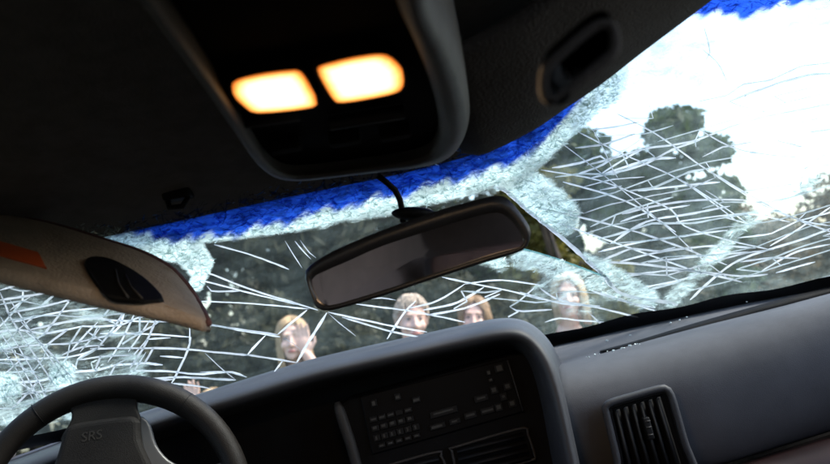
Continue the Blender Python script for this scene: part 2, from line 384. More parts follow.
    fin = N('ShaderNodeMixShader'); L(math_('MAXIMUM', frost, math_('MULTIPLY', blue_n, .5)), fin.inputs[0]); L(ms.outputs[0], fin.inputs[1]); L(m2.outputs[0], fin.inputs[2])
    L(fin.outputs[0], out.inputs[0]); return m
M_GLASS = glass_material()
sheet = mesh('glass_sheet', PV, FQ, M_GLASS, wsc)
bl = np.clip((np.interp(qx, BLUE[:, 0], BLUE[:, 1]) - qy + 3*np.sin(qx*.11+1)+2.5*np.sin(qx*.31+qy*.2))/22 + .5, 0, 1)
veil = .032 + .085*np.clip((qx-500)/90, 0, 1) + .05*np.clip((150-qx)/120, 0, 1)
zc_ = np.stack([bl, milky(qx, qy), veil, np.ones_like(bl)], 1).astype(np.float32)
ca = sheet.data.color_attributes.new('zone', 'FLOAT_COLOR', 'POINT'); ca.data.foreach_set('color', zc_.ravel())
# black printed border along the bottom of the glass
rows = []
for t_ in (-.02, .02, .05, .075):
    rows.append([(x, float(WSY(x, zb(x)+(zt(x)-zb(x))*t_))-.004, ZC+float(zb(x)+(zt(x)-zb(x))*(t_+(.006*math.sin(40*x) if t_ > .06 else 0)))) for x in np.linspace(-.79, .79, 90)])
V, Fc = grid(rows); mesh('black_border', V, Fc, M_FRIT, wsc)

def crack_material(name, col, mixd, dark=.0):
    m = bpy.data.materials.new(name); m.use_nodes = True; t = m.node_tree; t.nodes.clear(); L = t.links.new; N = t.nodes.new
    out = N('ShaderNodeOutputMaterial'); oi = N('ShaderNodeObjectInfo'); tc = N('ShaderNodeTexCoord')
    n = N('ShaderNodeTexNoise'); n.inputs['Scale'].default_value = 70; n.inputs['Detail'].default_value = 4; L(tc.outputs['Object'], n.inputs['Vector'])
    mr = N('ShaderNodeMapRange'); mr.inputs[1].default_value = .3; mr.inputs[2].default_value = .7; mr.inputs[3].default_value = .75; mr.inputs[4].default_value = 1.05; L(n.outputs[0], mr.inputs[0])
    m1 = N('ShaderNodeMapRange'); m1.inputs[3].default_value = .65; m1.inputs[4].default_value = 1.0; L(oi.outputs['Random'], m1.inputs[0])
    mu = N('ShaderNodeMath'); mu.operation = 'MULTIPLY'; L(mr.outputs[0], mu.inputs[0]); L(m1.outputs[0], mu.inputs[1])
    mx = N('ShaderNodeMix'); mx.data_type = 'RGBA'; mx.inputs[6].default_value = (0, 0, 0, 1); mx.inputs[7].default_value = (*col, 1); L(mu.outputs[0], mx.inputs[0])
    ts = N('ShaderNodeBsdfTranslucent'); L(mx.outputs[2], ts.inputs[0]); df = N('ShaderNodeBsdfDiffuse'); L(mx.outputs[2], df.inputs[0])
    tp = N('ShaderNodeBsdfTransparent'); tp.inputs[0].default_value = (.85, .95, .95, 1)
    a = N('ShaderNodeMixShader'); a.inputs[0].default_value = .2; L(ts.outputs[0], a.inputs[1]); L(df.outputs[0], a.inputs[2])
    b = N('ShaderNodeMixShader'); b.inputs[0].default_value = mixd; L(a.outputs[0], b.inputs[1]); L(tp.outputs[0], b.inputs[2])
    L(b.outputs[0], out.inputs[0]); return m
M_CRACK = crack_material('fracture line', (.66, .71, .75), .10)
M_CRACK2 = crack_material('soft fracture line', (.62, .70, .73), .35)
M_EDGE = crack_material('torn glass edge', (.12, .30, .30), .2)

def ribbon(mb, pts, wpx, taper=True, jit=.15, lift=.0025, step=7, sharp=False):
    L = float(np.sum(np.linalg.norm(np.diff(np.array(pts, float), axis=0), axis=1)))
    P = resample(pts, max(2, int(L/step)+1)) if sharp else smooth_poly(pts, max(3, int(L/step)+1)); n = len(P); V = []; Fc = []
    for i in range(n):
        t = P[min(i+1, n-1)] - P[max(i-1, 0)]; t /= np.linalg.norm(t)+1e-9; nn = np.array([-t[1], t[0]])
        w = wpx*(1+.2*random.uniform(-1, 1)); 
        if taper and i in (0, n-1): w *= .35
        c = P[i] + nn*random.uniform(-jit, jit)
        V += [onglass(*(c-nn*w/2), lift), onglass(*c, lift+.0008), onglass(*(c+nn*w/2), lift)]
    for i in range(n-1):
        for k in (0, 1): Fc.append((i*3+k, i*3+k+1, i*3+k+4, i*3+k+3))
    mb.add(V, Fc)
def crack(pts, w=1.7, m=None, name='crack', **k):
    mb = MB(); ribbon(mb, pts, w, **k); return mb.build(name, m or M_CRACK, wsc, True)
TR = [  # traced fracture lines: width, points
 (1.8, (214, 244.6), (245, 253), (271, 262), (289, 269.5)), (2.0, (200, 270.5), (214, 275), (236, 284), (262, 293), (285, 300), (318, 310)),
 (1.7, (200, 280), (224, 286), (254, 294), (300, 305)), (1.4, (295, 241), (304, 252), (311, 259)), (1.0, (285, 241), (293, 254), (302, 268)), (1.2, (300, 240), (309, 252), (316, 258)),
 (1.7, (200, 301), (257, 304), (309, 309)), (2.0, (190, 322), (238, 329), (278, 334.5)), (2.6, (278, 334), (290, 324), (307, 310)), (2.2, (247, 355), (256, 345), (266, 335)),
 (1.9, (243, 354), (276, 359), (297, 362.5)), (3.0, (297, 362), (311, 338), (327, 312.7)), (2.0, (274, 372), (283, 360)), (.9, (284, 338), (294, 344), (301, 350)),
 (2.0, (328, 312), (385, 324.5), (427, 332)), (1.8, (342, 317), (390, 331), (420, 337)), (1.0, (328, 313), (342, 325), (356, 336)), (2.2, (387, 339), (404, 313), (416, 301)),
 (1.9, (356, 304), (404, 310), (432, 315), (465, 322)), (2.0, (408, 308), (437, 301), (465, 284)), (2.4, (423, 310), (456, 303), (484, 287)), (2.4, (427, 315), (465, 308), (500, 294)),
 (1.9, (442, 277), (475, 284), (510, 291), (545, 300)), (1.6, (465, 284), (500, 280), (540, 285)), (1.6, (200, 372), (228, 372), (247, 377)), (1.6, (186, 378), (233, 379)), (.9, (205, 353), (222, 369), (236, 380)),
 (2.0, (100, 333.5), (150, 334), (189, 337)), (2.2, (90, 348.5), (150, 348), (184, 349), (219, 352.4), (250, 355)), (1.9, (160, 356), (184, 357.6)), (2.1, (130, 371), (165, 371), (198, 374), (231, 372), (246, 377)),
 (2.0, (118, 380), (150, 379), (178, 377), (219, 379), (236, 380)), (1.8, (171, 383), (198, 386), (212, 388.6)), (2.4, (191, 337), (187, 352), (176, 375), (171, 384)),
 (2.0, (104, 320), (150, 321.5), (193, 322), (245, 331), (280, 336.6)), (1.5, (188, 322), (190, 330), (189, 345)), (1.2, (360, 300), (380, 298), (396, 300)), (2.1, (207, 286), (212, 291), (240, 291)),
 # left fan
 (2.0, (136, 310), (122, 340), (108, 362)), (2.4, (156, 319), (145, 345), (130, 368)), (1.8, (150, 320), (138, 338), (128, 352)), (1.6, (146, 352), (133, 372), (120, 380)), (2.0, (128, 306), (112, 330), (96, 350)),
 (2.0, (0, 290), (34, 281), (70, 276)), (2.4, (0, 300), (40, 294), (60, 290)), (2.2, (8, 313), (45, 306), (80, 297)), (2.2, (12, 322), (60, 312), (98, 308)), (2.4, (28, 330), (66, 322), (100, 318), (116, 324)), (2.0, (30, 297), (20, 303), (10, 310)),
 (2.0, (62, 355), (82, 347), (104, 345)), (2.0, (70, 352), (84, 336), (98, 322)), (1.8, (80, 352), (92, 338), (100, 328)), (1.7, (86, 331), (96, 337), (104, 342)), (2.0, (0, 292), (6, 306), (10, 318)),
 (1.5, (10, 300), (30, 330), (50, 358), (70, 385)), (1.7, (6, 310), (26, 342), (46, 372), (58, 392)), (1.4, (0, 316), (18, 346), (38, 380), (50, 404)), (1.6, (0, 332), (16, 356), (32, 386), (42, 408)), (1.3, (18, 318), (38, 340), (58, 362), (76, 382)),
 (1.5, (24, 330), (46, 348), (66, 372), (74, 392)), (1.2, (0, 345), (18, 372), (36, 404)), (1.6, (-5, 350), (12, 352), (36, 360)), (1.4, (-5, 362), (20, 366), (40, 378)), (1.5, (0, 376), (22, 384), (40, 396)),
 # right of the tear
 (1.2, (556, 139), (592, 166), (626, 193), (643, 207), (674, 233), (700, 257), (728, 278)), (1.6, (578, 132), (625, 155), (682, 181), (738, 222)), (1.8, (617, 114), (656, 134), (700, 165), (721, 178), (767, 205), (806, 223), (832, 232)),
 (1.7, (541, 170), (590, 178), (616, 186), (640, 196), (672, 210), (683, 225), (720, 238), (768, 249)), (2.0, (563, 182), (600, 192), (630, 203), (652, 216), (676, 232)), (1.2, (592, 128), (604, 150), (612, 168), (618, 178)),
 (2.0, (535, 207), (600, 222), (656, 238), (727, 265)), (1.9, (549, 220), (616, 243), (692, 270)), (1.5, (678, 178), (710, 198), (746, 222)), (1.5, (716, 176), (763, 205), (800, 220), (832, 226)),
 (2.2, (575, 148), (605, 144), (635, 134)), (2.0, (592, 130), (615, 127), (640, 122)), (2.4, (552, 168), (580, 163), (600, 156), (606, 160)), (2.2, (575, 175), (600, 166), (622, 152), (640, 140)), (2.0, (598, 176), (620, 162), (646, 147)),
 (2.4, (590, 178), (640, 166), (672, 150), (700, 140)), (2.6, (604, 174), (648, 160), (676, 158)), (2.0, (600, 190), (622, 186)), (2.2, (638, 191), (680, 186), (720, 182)), (2.0, (620, 222), (650, 212), (690, 205)), (2.4, (610, 244), (646, 222), (690, 214), (730, 206)),
 (2.0, (598, 252), (640, 242), (683, 236), (728, 230)), (2.2, (622, 214), (660, 205), (700, 200), (748, 200)), (2.2, (618, 262), (660, 252), (712, 246), (756, 248)), (2.4, (606, 262), (640, 264), (700, 272), (742, 282)), (2.0, (626, 276), (680, 270), (740, 276), (768, 274)),
 (2.4, (690, 300), (716, 276), (744, 258), (800, 240), (832, 228)), (2.0, (640, 288), (680, 280), (706, 270)), (2.0, (648, 262), (700, 256), (752, 252)), (1.8, (676, 222), (720, 216), (752, 214), (790, 222)), (2.0, (740, 262), (770, 258), (800, 258)),
 (2.0, (770, 246), (800, 228), (832, 206)), (2.0, (760, 272), (796, 252), (832, 244)), (1.6, (700, 130), (740, 150), (800, 158)), (1.4, (704, 28), (710, 52), (706, 60)), (1.3, (703, 50), (718, 64), (727, 82)), (1.6, (800, 190), (806, 168), (830, 152)),
 # under the mirror, below the hole
 (2.2, (540, 288), (560, 300), (600, 308), (640, 318)), (2.0, (520, 292), (560, 303), (600, 306)), (1.8, (600, 292), (640, 306), (660, 312)), (2.0, (590, 290), (620, 300), (655, 308)), (1.6, (545, 322), (560, 318), (575, 320), (604, 322)), (1.6, (588, 312), (606, 328)),
]
for w_, *pts in TR: crack(pts, w_*.88)
# torn edges of the hole
crack([(496, 187), (503, 189), (513, 197), (526, 209), (545, 224), (562, 238), (578, 252), (592, 265), (603, 275), (612, 287)], 4.0, name='torn_edge', step=4)
crack([(598, 270), (606, 277), (616, 290), (632, 297), (660, 301), (678, 305)], 3.2, name='torn_edge', step=4)
crack([(500, 242), (527, 250), (545, 255), (566, 262), (590, 271), (606, 276.5)], 1.8, M_EDGE, name='torn_edge', step=4)
# transverse infill, each its own fracture line
def infill(n, box, slope, ln, w, m, keep=None):
    k = 0
    while k < n:
        x = random.uniform(box[0], box[2]); y = random.uniform(box[1], box[3]); 
        if inpoly(np.array([x]), np.array([y]), GAP)[0] or (keep and not keep(x, y)): continue
        a = math.atan(random.gauss(*slope)); l = random.uniform(*ln)
        p = [(x-l/2*math.cos(a), y-l/2*math.sin(a)), (x, y+random.uniform(-.05, .05)*l), (x+l/2*math.cos(a), y+l/2*math.sin(a))]
        if any(inpoly(np.array([q[0]]), np.array([q[1]]), GAP)[0] for q in p): continue
        crack(p, random.uniform(*w), m); k += 1
def keep_left(x, y): return y > np.interp(x, [-20, 0, 165, 207], [262, 270, 309, 322])-6 and y < np.interp(x, [-20, 0, 50, 110, 150], [452, 438, 402, 382, 384])
def keep_right(x, y):
    return y < 332-.262*(x-560) and y > np.interp(x, [540, 600, 660, 740, 840], [165, 118, 95, 60, 30]) and segd(np.array([x]), np.array([y]), [(503, 189), (545, 224), (592, 265), (612, 287), (690, 303)])[0] > 4 and x-560 > (y-232)*.95-6
def network(x0, x1, ys, slope, du, shift, keep, pc, wr, wc, jit, brk):
    rows = []
    for y in ys:
        x = x0+random.uniform(0, du); r = []
        while x < x1:
            r.append((x+random.uniform(-.25, .25)*du, y+slope*(x-x0)+random.uniform(-jit, jit)+5*math.sin((x+y*1.7)*.022))); x += du*random.uniform(.7, 1.3)
        rows.append(r)
    for r in rows:                                                  # long fractures
        run = []
        for p in r+[None]:
            if p is not None and keep(*p) and random.random() > brk: run.append(p)
            else:
                if len(run) > 1: crack(run, random.uniform(*wr), random.choice((M_CRACK, M_CRACK2, M_CRACK2)), sharp=True)
                run = []
    for ra, rb in zip(rows[:-1], rows[1:]):                          # fractures that join them
        for p in ra:
            if random.random() > pc or not rb: continue
            q = min(rb, key=lambda q: abs(q[0]-(p[0]+shift)))
            if keep(*p) and keep(*q) and abs(q[0]-p[0]-shift) < du: crack([p, q], random.uniform(*wc), random.choice((M_CRACK, M_CRACK2)), sharp=True, taper=False)
network(-14, 175, [284+12.5*k for k in range(11)], -.10, 21, -9, keep_left, .62, (1.3, 2.3), (1.2, 2.2), 3, .10)
network(540, 930, [128+10.5*k for k in range(24)], -.21, 30, 10, keep_right, .24, (1.1, 2.3), (.8, 1.5), 3.5, .17)
network(440, 600, [283+11*k for k in range(5)], .10, 24, -8, lambda x, y: 268 < y < 345-.2*(x-420)-8 and x-560 > -130 and y > 250+.33*(x-527)+4, .4, (1.0, 1.8), (1.0, 1.6), 3, .2)
# fine crazing too small to tell apart
def flake_material(name, c1, c2, tp_):
    m = bpy.data.materials.new(name); m.use_nodes = True; t = m.node_tree; t.nodes.clear(); L = t.links.new; N = t.nodes.new
    out = N('ShaderNodeOutputMaterial'); a = N('ShaderNodeAttribute'); a.attribute_name = 'tone'
    mx = N('ShaderNodeMix'); mx.data_type = 'RGBA'; mx.inputs[6].default_value = (*c1, 1); mx.inputs[7].default_value = (*c2, 1); L(a.outputs['Fac'], mx.inputs[0])
    ts = N('ShaderNodeBsdfTranslucent'); L(mx.outputs[2], ts.inputs[0]); gl = N('ShaderNodeBsdfGlossy'); gl.inputs['Roughness'].default_value = .12; L(mx.outputs[2], gl.inputs['Color'])
    tp = N('ShaderNodeBsdfTransparent'); a1 = N('ShaderNodeMixShader'); a1.inputs[0].default_value = .15; L(ts.outputs[0], a1.inputs[1]); L(gl.outputs[0], a1.inputs[2])
    a2 = N('ShaderNodeMixShader'); a2.inputs[0].default_value = tp_; L(a1.outputs[0], a2.inputs[1]); L(tp.outputs[0], a2.inputs[2]); L(a2.outputs[0], out.inputs[0]); return m
def flakes(n, name, m, lr, wr, blue):
    """crushed glass: tiny tilted splinters, far too many to count"""
    V = []; Fc = []; T = []
    while len(Fc) < n:
        x = RNG.uniform(-10, 840, 4000); y = RNG.uniform(-8, 430, 4000)
        b = np.interp(x, BLUE[:, 0], BLUE[:, 1]) - y
        ok = (RNG.uniform(0, 1, 4000) < (milky(x, y) if blue else np.clip((milky(x, y)-.52)/.4, 0, 1)*(x < 620)+.5*np.clip((milky(x, y)-.5)/.4, 0, 1)*(x >= 620)*(y > 150))) & ~inpoly(x, y, GAP) & ((b > 1) if blue else (b < 2)) & (b < 46)
        for px, py in zip(x[ok], y[ok]):
            a = random.gauss(-.25, .45) if random.random() < .7 else random.uniform(-1.6, 1.6)
            if px < 90 and py > 280 and random.random() < .6: a = random.gauss(.95, .2)
            l = random.uniform(*lr); w = random.uniform(*wr); ca_, sa_ = math.cos(a), math.sin(a); k = len(V); f = random.uniform(-.35, .35)
            for (u, v) in ((-.5, -.5*random.random()), (f, -.5), (.5, .5*random.random()), (-f, .5)):
                V.append(onglass(px+u*l*ca_-v*w*sa_, py+u*l*sa_+v*w*ca_, .003+random.uniform(0, .004)))
            Fc.append((k, k+1, k+2, k+3)); T += [min(1, max(0, random.gauss(.5, .3)))]*4
    o = mesh(name, V, Fc, m, wsc, False); tag(o, kind='stuff')
    at_ = o.data.attributes.new('tone', 'FLOAT', 'POINT'); at_.data.foreach_set('value', T)
flakes(3000, 'crushed_glass', flake_material('glass splinters', (.24, .34, .32), (.80, .90, .87), .45), (3, 9), (1.0, 2.8), False)
flakes(330, 'crushed_shade_band', flake_material('pale blue glass splinters', (.08, .20, .62), (.35, .55, .90), .35), (3, 9), (.8, 2.0), True)
flakes(1700, 'crushed_shade_band', flake_material('blue glass splinters', (.006, .028, .20), (.07, .24, .80), .45), (4, 14), (1.0, 3.0), True)

# ------------------------------------------------------------------ overhead console with the two lit lamps
con = thing('overhead_console', atz(360, 176, .16), 'dark overhead console with two lit amber reading lamps', 'console')
ZI = .165                                                            # underside of the dark panel above the eye
OUT = smooth_poly([(60, -90), (130, 0), (165, 45), (200, 92), (228, 132), (252, 166), (268, 180), (292, 185.5), (360, 178), (440, 168), (466, 152), (476, 128), (472, 92), (458, 52), (436, 8), (410, -90)], 90, True)
INN = smooth_poly([(96, -88), (158, 0), (190, 45), (222, 92), (246, 130), (266, 160), (280, 172), (300, 175), (360, 168), (420, 158), (437, 147), (440, 128), (432, 92), (416, 50), (396, 4), (372, -88)], 90, True)
MID = [(a*.45+b*.55) for a, b in zip(OUT, INN)]
ring_o = [atz(p[0], p[1], ZI-.002) for p in OUT]; ring_m = [atz(p[0], p[1], ZI-.013) for p in MID]; ring_i = [atz(p[0], p[1], ZI-.004) for p in INN]
ring_t = [Vector((p.x*1.0, p.y+.012, ZC+zroof(p.x, min(p.y+.012, .94))+.012)) for p in ring_o]
ring_p = [Vector((p.x, p.y, ZC+ZI+.006)) for p in ring_i]
rings = [ring_t, ring_o, ring_m, ring_i, ring_p]; n = len(ring_o); V = [p for r in rings for p in r]; Fc = []
for j in range(len(rings)-1):
    for i in range(n): Fc.append((j*n+i, j*n+(i+1) % n, (j+1)*n+(i+1) % n, (j+1)*n+i))
subd(mesh('console_rim', V, Fc, M_CONS, con), 1)
slab('console_panel', [p+Vector((0, 0, .004)) for p in ring_p], [p+Vector((0, 0, .02)) for p in ring_p], M_CONSIN, con, False)
def lamp_material():
    m = bpy.data.materials.new('lit lens'); m.use_nodes = True; t = m.node_tree; t.nodes.clear(); L = t.links.new; N = t.nodes.new
    out = N('ShaderNodeOutputMaterial'); em = N('ShaderNodeEmission'); a = N('ShaderNodeAttribute'); a.attribute_name = 'glow'
    r = N('ShaderNodeValToRGB'); r.color_ramp.elements[0].position = 0; r.color_ramp.elements[0].color = (.55, .12, .012, 1)
    r.color_ramp.elements[1].position = 1; r.color_ramp.elements[1].color = (1.25, 1.02, .66, 1); e = r.color_ramp.elements.new(.35); e.color = (.9, .42, .10, 1)
    tc = N('ShaderNodeTexCoord'); v = N('ShaderNodeTexNoise'); v.inputs['Scale'].default_value = 160; L(tc.outputs['Object'], v.inputs['Vector'])
    mu = N('ShaderNodeMath'); mu.operation = 'MULTIPLY_ADD'; L(v.outputs[0], mu.inputs[0]); mu.inputs[1].default_value = .25; L(a.outputs['Fac'], mu.inputs[2])
    sb = N('ShaderNodeMath'); sb.operation = 'SUBTRACT'; L(mu.outputs[0], sb.inputs[0]); sb.inputs[1].default_value = .12
    L(sb.outputs[0], r.inputs[0]); L(r.outputs[0], em.inputs[0]); em.inputs[1].default_value = .62; L(em.outputs[0], out.inputs[0]); return m
M_LAMP = lamp_material()
LENS = [[(233, 88), (238, 81), (262, 75), (292, 71.5), (300, 73), (310, 88), (317, 104), (308, 108.5), (280, 112), (255, 113), (245, 107), (235, 97)],
        [(318, 70), (324, 66), (352, 59), (380, 55.5), (392, 60), (402, 72), (403, 86), (396, 93), (370, 99), (342, 103), (334, 100), (324, 84)]]
for LN in LENS:
    P = smooth_poly(LN, 40, True); c = P.mean(0); V = []; G = []; Fc = []
    for k, s in enumerate((1.0, .93, .85, .7, .4, .0001)):
        for p in P:
            q = c+(p-c)*s; V.append(atz(q[0], q[1], ZI-.0005-(0, .0025, .004, .006, .008, .009)[k])); G.append((0, .2, .42, .75, .95, 1)[k])
    n = len(P)
    for j in range(5):
        for i in range(n): Fc.append((j*n+i, j*n+(i+1) % n, (j+1)*n+(i+1) % n, (j+1)*n+i))
    nb = len(V); V += [Vector((v.x, v.y, ZC+ZI+.012)) for v in V[:n]]; G += [0]*n
    for i in range(n): Fc.append((nb+i, nb+(i+1) % n, (i+1) % n, i))
    lo = mesh('lamp_lens', V, Fc, M_LAMP, con)
    ga = lo.data.attributes.new('glow', 'FLOAT', 'POINT'); ga.data.foreach_set('value', G)
    # dark bezel round the lens
    b1 = c+(P-c)*1.03; b2 = c+(P-c)*1.10; V = [atz(p[0], p[1], ZI-.002) for p in b1]+[atz(p[0], p[1], ZI-.002) for p in b2]+[Vector((*atz(p[0], p[1], ZI).xy, ZC+ZI+.012)) for p in b2]+[Vector((*atz(p[0], p[1], ZI).xy, ZC+ZI+.012)) for p in b1]
    Fc = [(j*n+i, j*n+(i+1) % n, ((j+1) % 4)*n+(i+1) % n, ((j+1) % 4)*n+i) for j in range(4) for i in range(n)]
    mesh('lamp_bezel', V, Fc, M_CONSIN, lo)
    sp = bpy.data.lights.new('lamp_light', 'AREA'); sp.energy = .24; sp.color = (1, .66, .36); sp.size = .05; sp.spread = R(175)
    ob = bpy.data.objects.new('lamp_light', sp); COL.objects.link(ob); ob.parent = con
    ob.location = atz(c[0], c[1], ZI-.018)-world_loc(con)
# small switches and a seam on the panel below the lamps
for (x0, y0, x1, y1) in ((240, 126, 300, 118), (330, 128, 405, 116)):
    a, b = atz(x0, y0, ZI-.001), atz(x1, y1, ZI-.001); mid = (a+b)/2; d = (b-a); M = Matrix.Rotation(math.atan2(d.y, d.x), 3, 'Z')
    mb = MB(); mb.box(mid+Vector((0, 0, .004)), (d.length/2, .0012, .006), M); mb.build('seam', M_BTN, con)
for (x0, y0) in ((285, 145), (345, 138), (395, 132)):
    mb = MB(); mb.box(atz(x0, y0, ZI+.004), (.014, .010, .006)); bevel(mb.build('switch', M_CONSIN, con), .002)

# ------------------------------------------------------------------ rear-view mirror
mir = thing('rear_view_mirror', at(405, 214, .93), 'black rear view mirror hanging on a bent stalk, tilted', 'mirror')
def ymir(px, py=245): return .880 - .035*(px-305)/225 + .10*(py-245)*.87/F
def zm(pts): return [(280+x/2.964, 170+y/2.964) for x, y in pts]
HOUS = smooth_poly(zm([(76, 300), (130, 256), (210, 217), (300, 180), (450, 126), (560, 95), (640, 76), (672, 84), (706, 120), (740, 170), (741, 205), (722, 236), (660, 258), (600, 276), (450, 324), (300, 374), (160, 414), (122, 414), (100, 396), (84, 350)]), 80, True)
GLS = smooth_poly(zm([(92, 326), (135, 298), (200, 270), (300, 226), (450, 177), (560, 143), (620, 128), (655, 128), (688, 152), (718, 198), (714, 226), (650, 244), (600, 259), (450, 308), (300, 358), (160, 400), (128, 402), (112, 386)]), 80, True)
def mring(P, dy, sc=1.):
    c = P.mean(0); return [at(*(c+(p-c)*sc), ymir(*(c+(p-c)*sc)))+Vector((0, dy, 0)) for p in P]
rings = [mring(GLS, .004), mring(GLS, -.001), mring((GLS*.5+HOUS*.5), -.006), mring(HOUS, -.001), mring(HOUS, .006, 1.0), mring(HOUS, .018, .985), mring(HOUS, .034, .86), mring(HOUS, .042, .55), mring(HOUS, .044, .02)]
n = 80; V = [p for r in rings for p in r]; Fc = [(j*n+i, j*n+(i+1) % n, (j+1)*n+(i+1) % n, (j+1)*n+i) for j in range(len(rings)-1) for i in range(n)]
mesh('mirror_housing', V, Fc, M_MIRH, mir)
gv = mring(GLS, .0015, 1.004); mg = mesh('mirror_glass', gv+[sum(gv, Vector())/n], [(i, (i+1) % n, n) for i in range(n)], M_MIRG, mir, False)
mb = MB(); mb.tube([at(378, 176, .90), at(386, 182, .905), at(395, 190, .91), at(400, 200, .915), at(402, 210, .918), at(403, 222, .915)], [.0036]*6, 10); mb.build('stalk', M_BLACK, mir)
mb = MB(); mb.ellip(at(414, 214, .912), (.026, .016, .008), Matrix.Rotation(R(12), 3, 'Y')); mb.build('mount', M_BLACK, mir)
mb = MB(); mb.tube([at(414, 212, .91), onglass(424, 214, 0)], [.006, .008], 10); mb.ellip(onglass(424, 214, .004), (.012, .006, .009)); mb.build('glass_button', M_BLACK, mir)

# ------------------------------------------------------------------ sun visors
vis = thing('sun_visor', at(0, 215, .84), 'beige cloth sun visor hanging down with an orange sticker', 'sun visor')
VO = [(-95, 182), (0, 210), (50, 221), (100, 236), (140, 249), (168, 264), (186, 282), (200, 304), (207, 319), (198, 319.5), (165, 311), (110, 299), (60, 287), (0, 272), (-95, 248)]
VP = smooth_poly(VO, 70, True)
def yvis(p):                                                        # upper edge hinged at the roof, lower edge nearer
    top = np.interp(p[0], [-95, 0, 100, 168, 207], [182, 210, 236, 264, 310]); bot = np.interp(p[0], [-95, 0, 165, 207], [248, 272, 311, 321])
    f = np.clip((p[1]-top)/max(bot-top, 8), 0, 1); return np.interp(p[0], [-95, 207], [.83, .885]) - .13*f
nv = Vector((.05, .55, -.84)).normalized()            # away from the face one sees
def vring(P, d): return [at(p[0], p[1], yvis(p))+nv*d for p in P]
c = VP.mean(0)
V5 = [vring(c+(VP-c)*q_, -.002) for q_ in (.0005, .15, .3, .45, .6, .75, .87)] + [vring(inset(VP, 3), -.001), vring(VP, .004), vring(VP, .014), vring(inset(VP, 4), .019), vring(c+(VP-c)*.0005, .019)]
n = 70; V = [p for r in V5 for p in r]; Fc = [(j*n+i, j*n+(i+1) % n, (j+1)*n+(i+1) % n, (j+1)*n+i) for j in range(11) for i in range(n)]
mesh('visor_pad', V, Fc, M_VISOR, vis)
edge = [at(p[0], p[1], yvis(p))+nv*.005 for p in smooth_poly(VO[0:9], 40)]
mb = MB(); mb.tube(edge, .0035, 8); mb.build('piping', M_VISED, vis)
def visor_patch(name, pts, m, d, th, n=40, sm=True):
    P = smooth_poly(pts, n, True) if sm else np.array(pts, float)
    return slab(name, [at(p[0], p[1], yvis(p))+nv*(-d) for p in P], [at(p[0], p[1], yvis(p))+nv*(-d+th) for p in P], m, vis, False)
visor_patch('warning_sticker', [(-40, 231), (0, 244), (40, 255.5), (48, 271), (0, 258), (-40, 247)], M_LABEL, .0040, .003, sm=False)
rc = visor_patch('clip_recess', [(88, 268), (93, 262), (110, 263), (130, 272), (148, 284), (162, 298), (165, 304), (150, 305.5), (128, 305.5), (112, 303), (102, 292), (92, 278)], M_BLACK, .0065, .004)
for a, b in (((118, 276), (131, 304)), ((128, 281), (145, 305))):
    P = [at(*p, yvis(p))-nv*.0075 for p in (a, ((a[0]+b[0])/2-3, (a[1]+b[1])/2), b)]
    mb = MB(); mb.tube(P, .0012, 6); mb.build('clip_bar', M_CONS, rc)
# hinge rod of this visor, to the roof
mb = MB(); mb.tube([at(-60, 196, .855), at(-40, 186, .87), at(-38, 172, .88)], .006, 8); mb.build('hinge_rod', M_BLACK, vis)

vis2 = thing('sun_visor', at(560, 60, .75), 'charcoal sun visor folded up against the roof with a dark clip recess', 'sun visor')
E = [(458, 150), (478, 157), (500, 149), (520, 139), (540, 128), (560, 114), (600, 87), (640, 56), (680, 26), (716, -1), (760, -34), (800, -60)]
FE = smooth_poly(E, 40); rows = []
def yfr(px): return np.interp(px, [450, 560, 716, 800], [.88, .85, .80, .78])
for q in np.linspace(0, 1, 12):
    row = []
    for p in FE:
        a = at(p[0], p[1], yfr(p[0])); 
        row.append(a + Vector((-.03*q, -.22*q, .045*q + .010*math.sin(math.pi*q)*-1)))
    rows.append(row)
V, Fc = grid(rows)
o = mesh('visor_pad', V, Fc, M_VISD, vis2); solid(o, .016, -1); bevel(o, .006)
def v2(px, py, dz=0):                                                # pixel -> underside of the folded visor
    best = None; lo, hi = .4, .86
    d = ray(px, py)
    # visor underside: find front-edge point above same x and solve along the ray
    for _ in range(40):
        m = (lo+hi)/2; P = d*m
        q = 0.
        for _i in range(6):
            xe = P.x+.03*q
            ex = [float((at(p[0], p[1], yfr(p[0]))).x) for p in E]; ey = [float(yfr(p[0])) for p in E]; ez = [float(at(p[0], p[1], yfr(p[0])).z-ZC) for p in E]
            q = (np.interp(xe, ex, ey)-P.y)/.22
        zs = np.interp(xe, ex, ez)+.045*q-.010*math.sin(math.pi*min(max(q, 0), 1))
        if P.z > zs: lo = m
        else: hi = m
    return CAM + d*hi + Vector((0, 0, dz))
def v2patch(name, pts, m, par, d, th, sm=True, n=36):
    P = smooth_poly(pts, n, True) if sm else pts
    A = [v2(*p) for p in P]; return slab(name, [a+Vector((0, -d*.3, -d)) for a in A], [a+Vector((0, -d*.3, -d+th)) for a in A], m, par, False)
RC = [(543, 80), (546, 63), (562, 47), (590, 24), (605, 19), (612, 26), (612, 46), (598, 60), (566, 85), (552, 94), (545, 91)]
rc2 = v2patch('clip_recess', RC, M_BLACK, vis2, .004, .008)
ring3 = [v2(*p, -.003) for p in smooth_poly(RC, 40, True)]
mb = MB(); mb.tube(ring3+[ring3[0]], .0032, 8, False); mb.build('clip_rim', M_VISD, rc2)
v2patch('clip_tab', [(548, 76), (552, 62), (560, 58), (565, 70), (565, 82), (556, 89), (550, 87)], M_MIRH, rc2, .009, .005)
mb = MB(); mb.tube([v2(561, 56, -.007), v2(568, 70, -.008), v2(567, 84, -.007)], .0016, 6); mb.build('clip_bar', M_CONS, rc2)
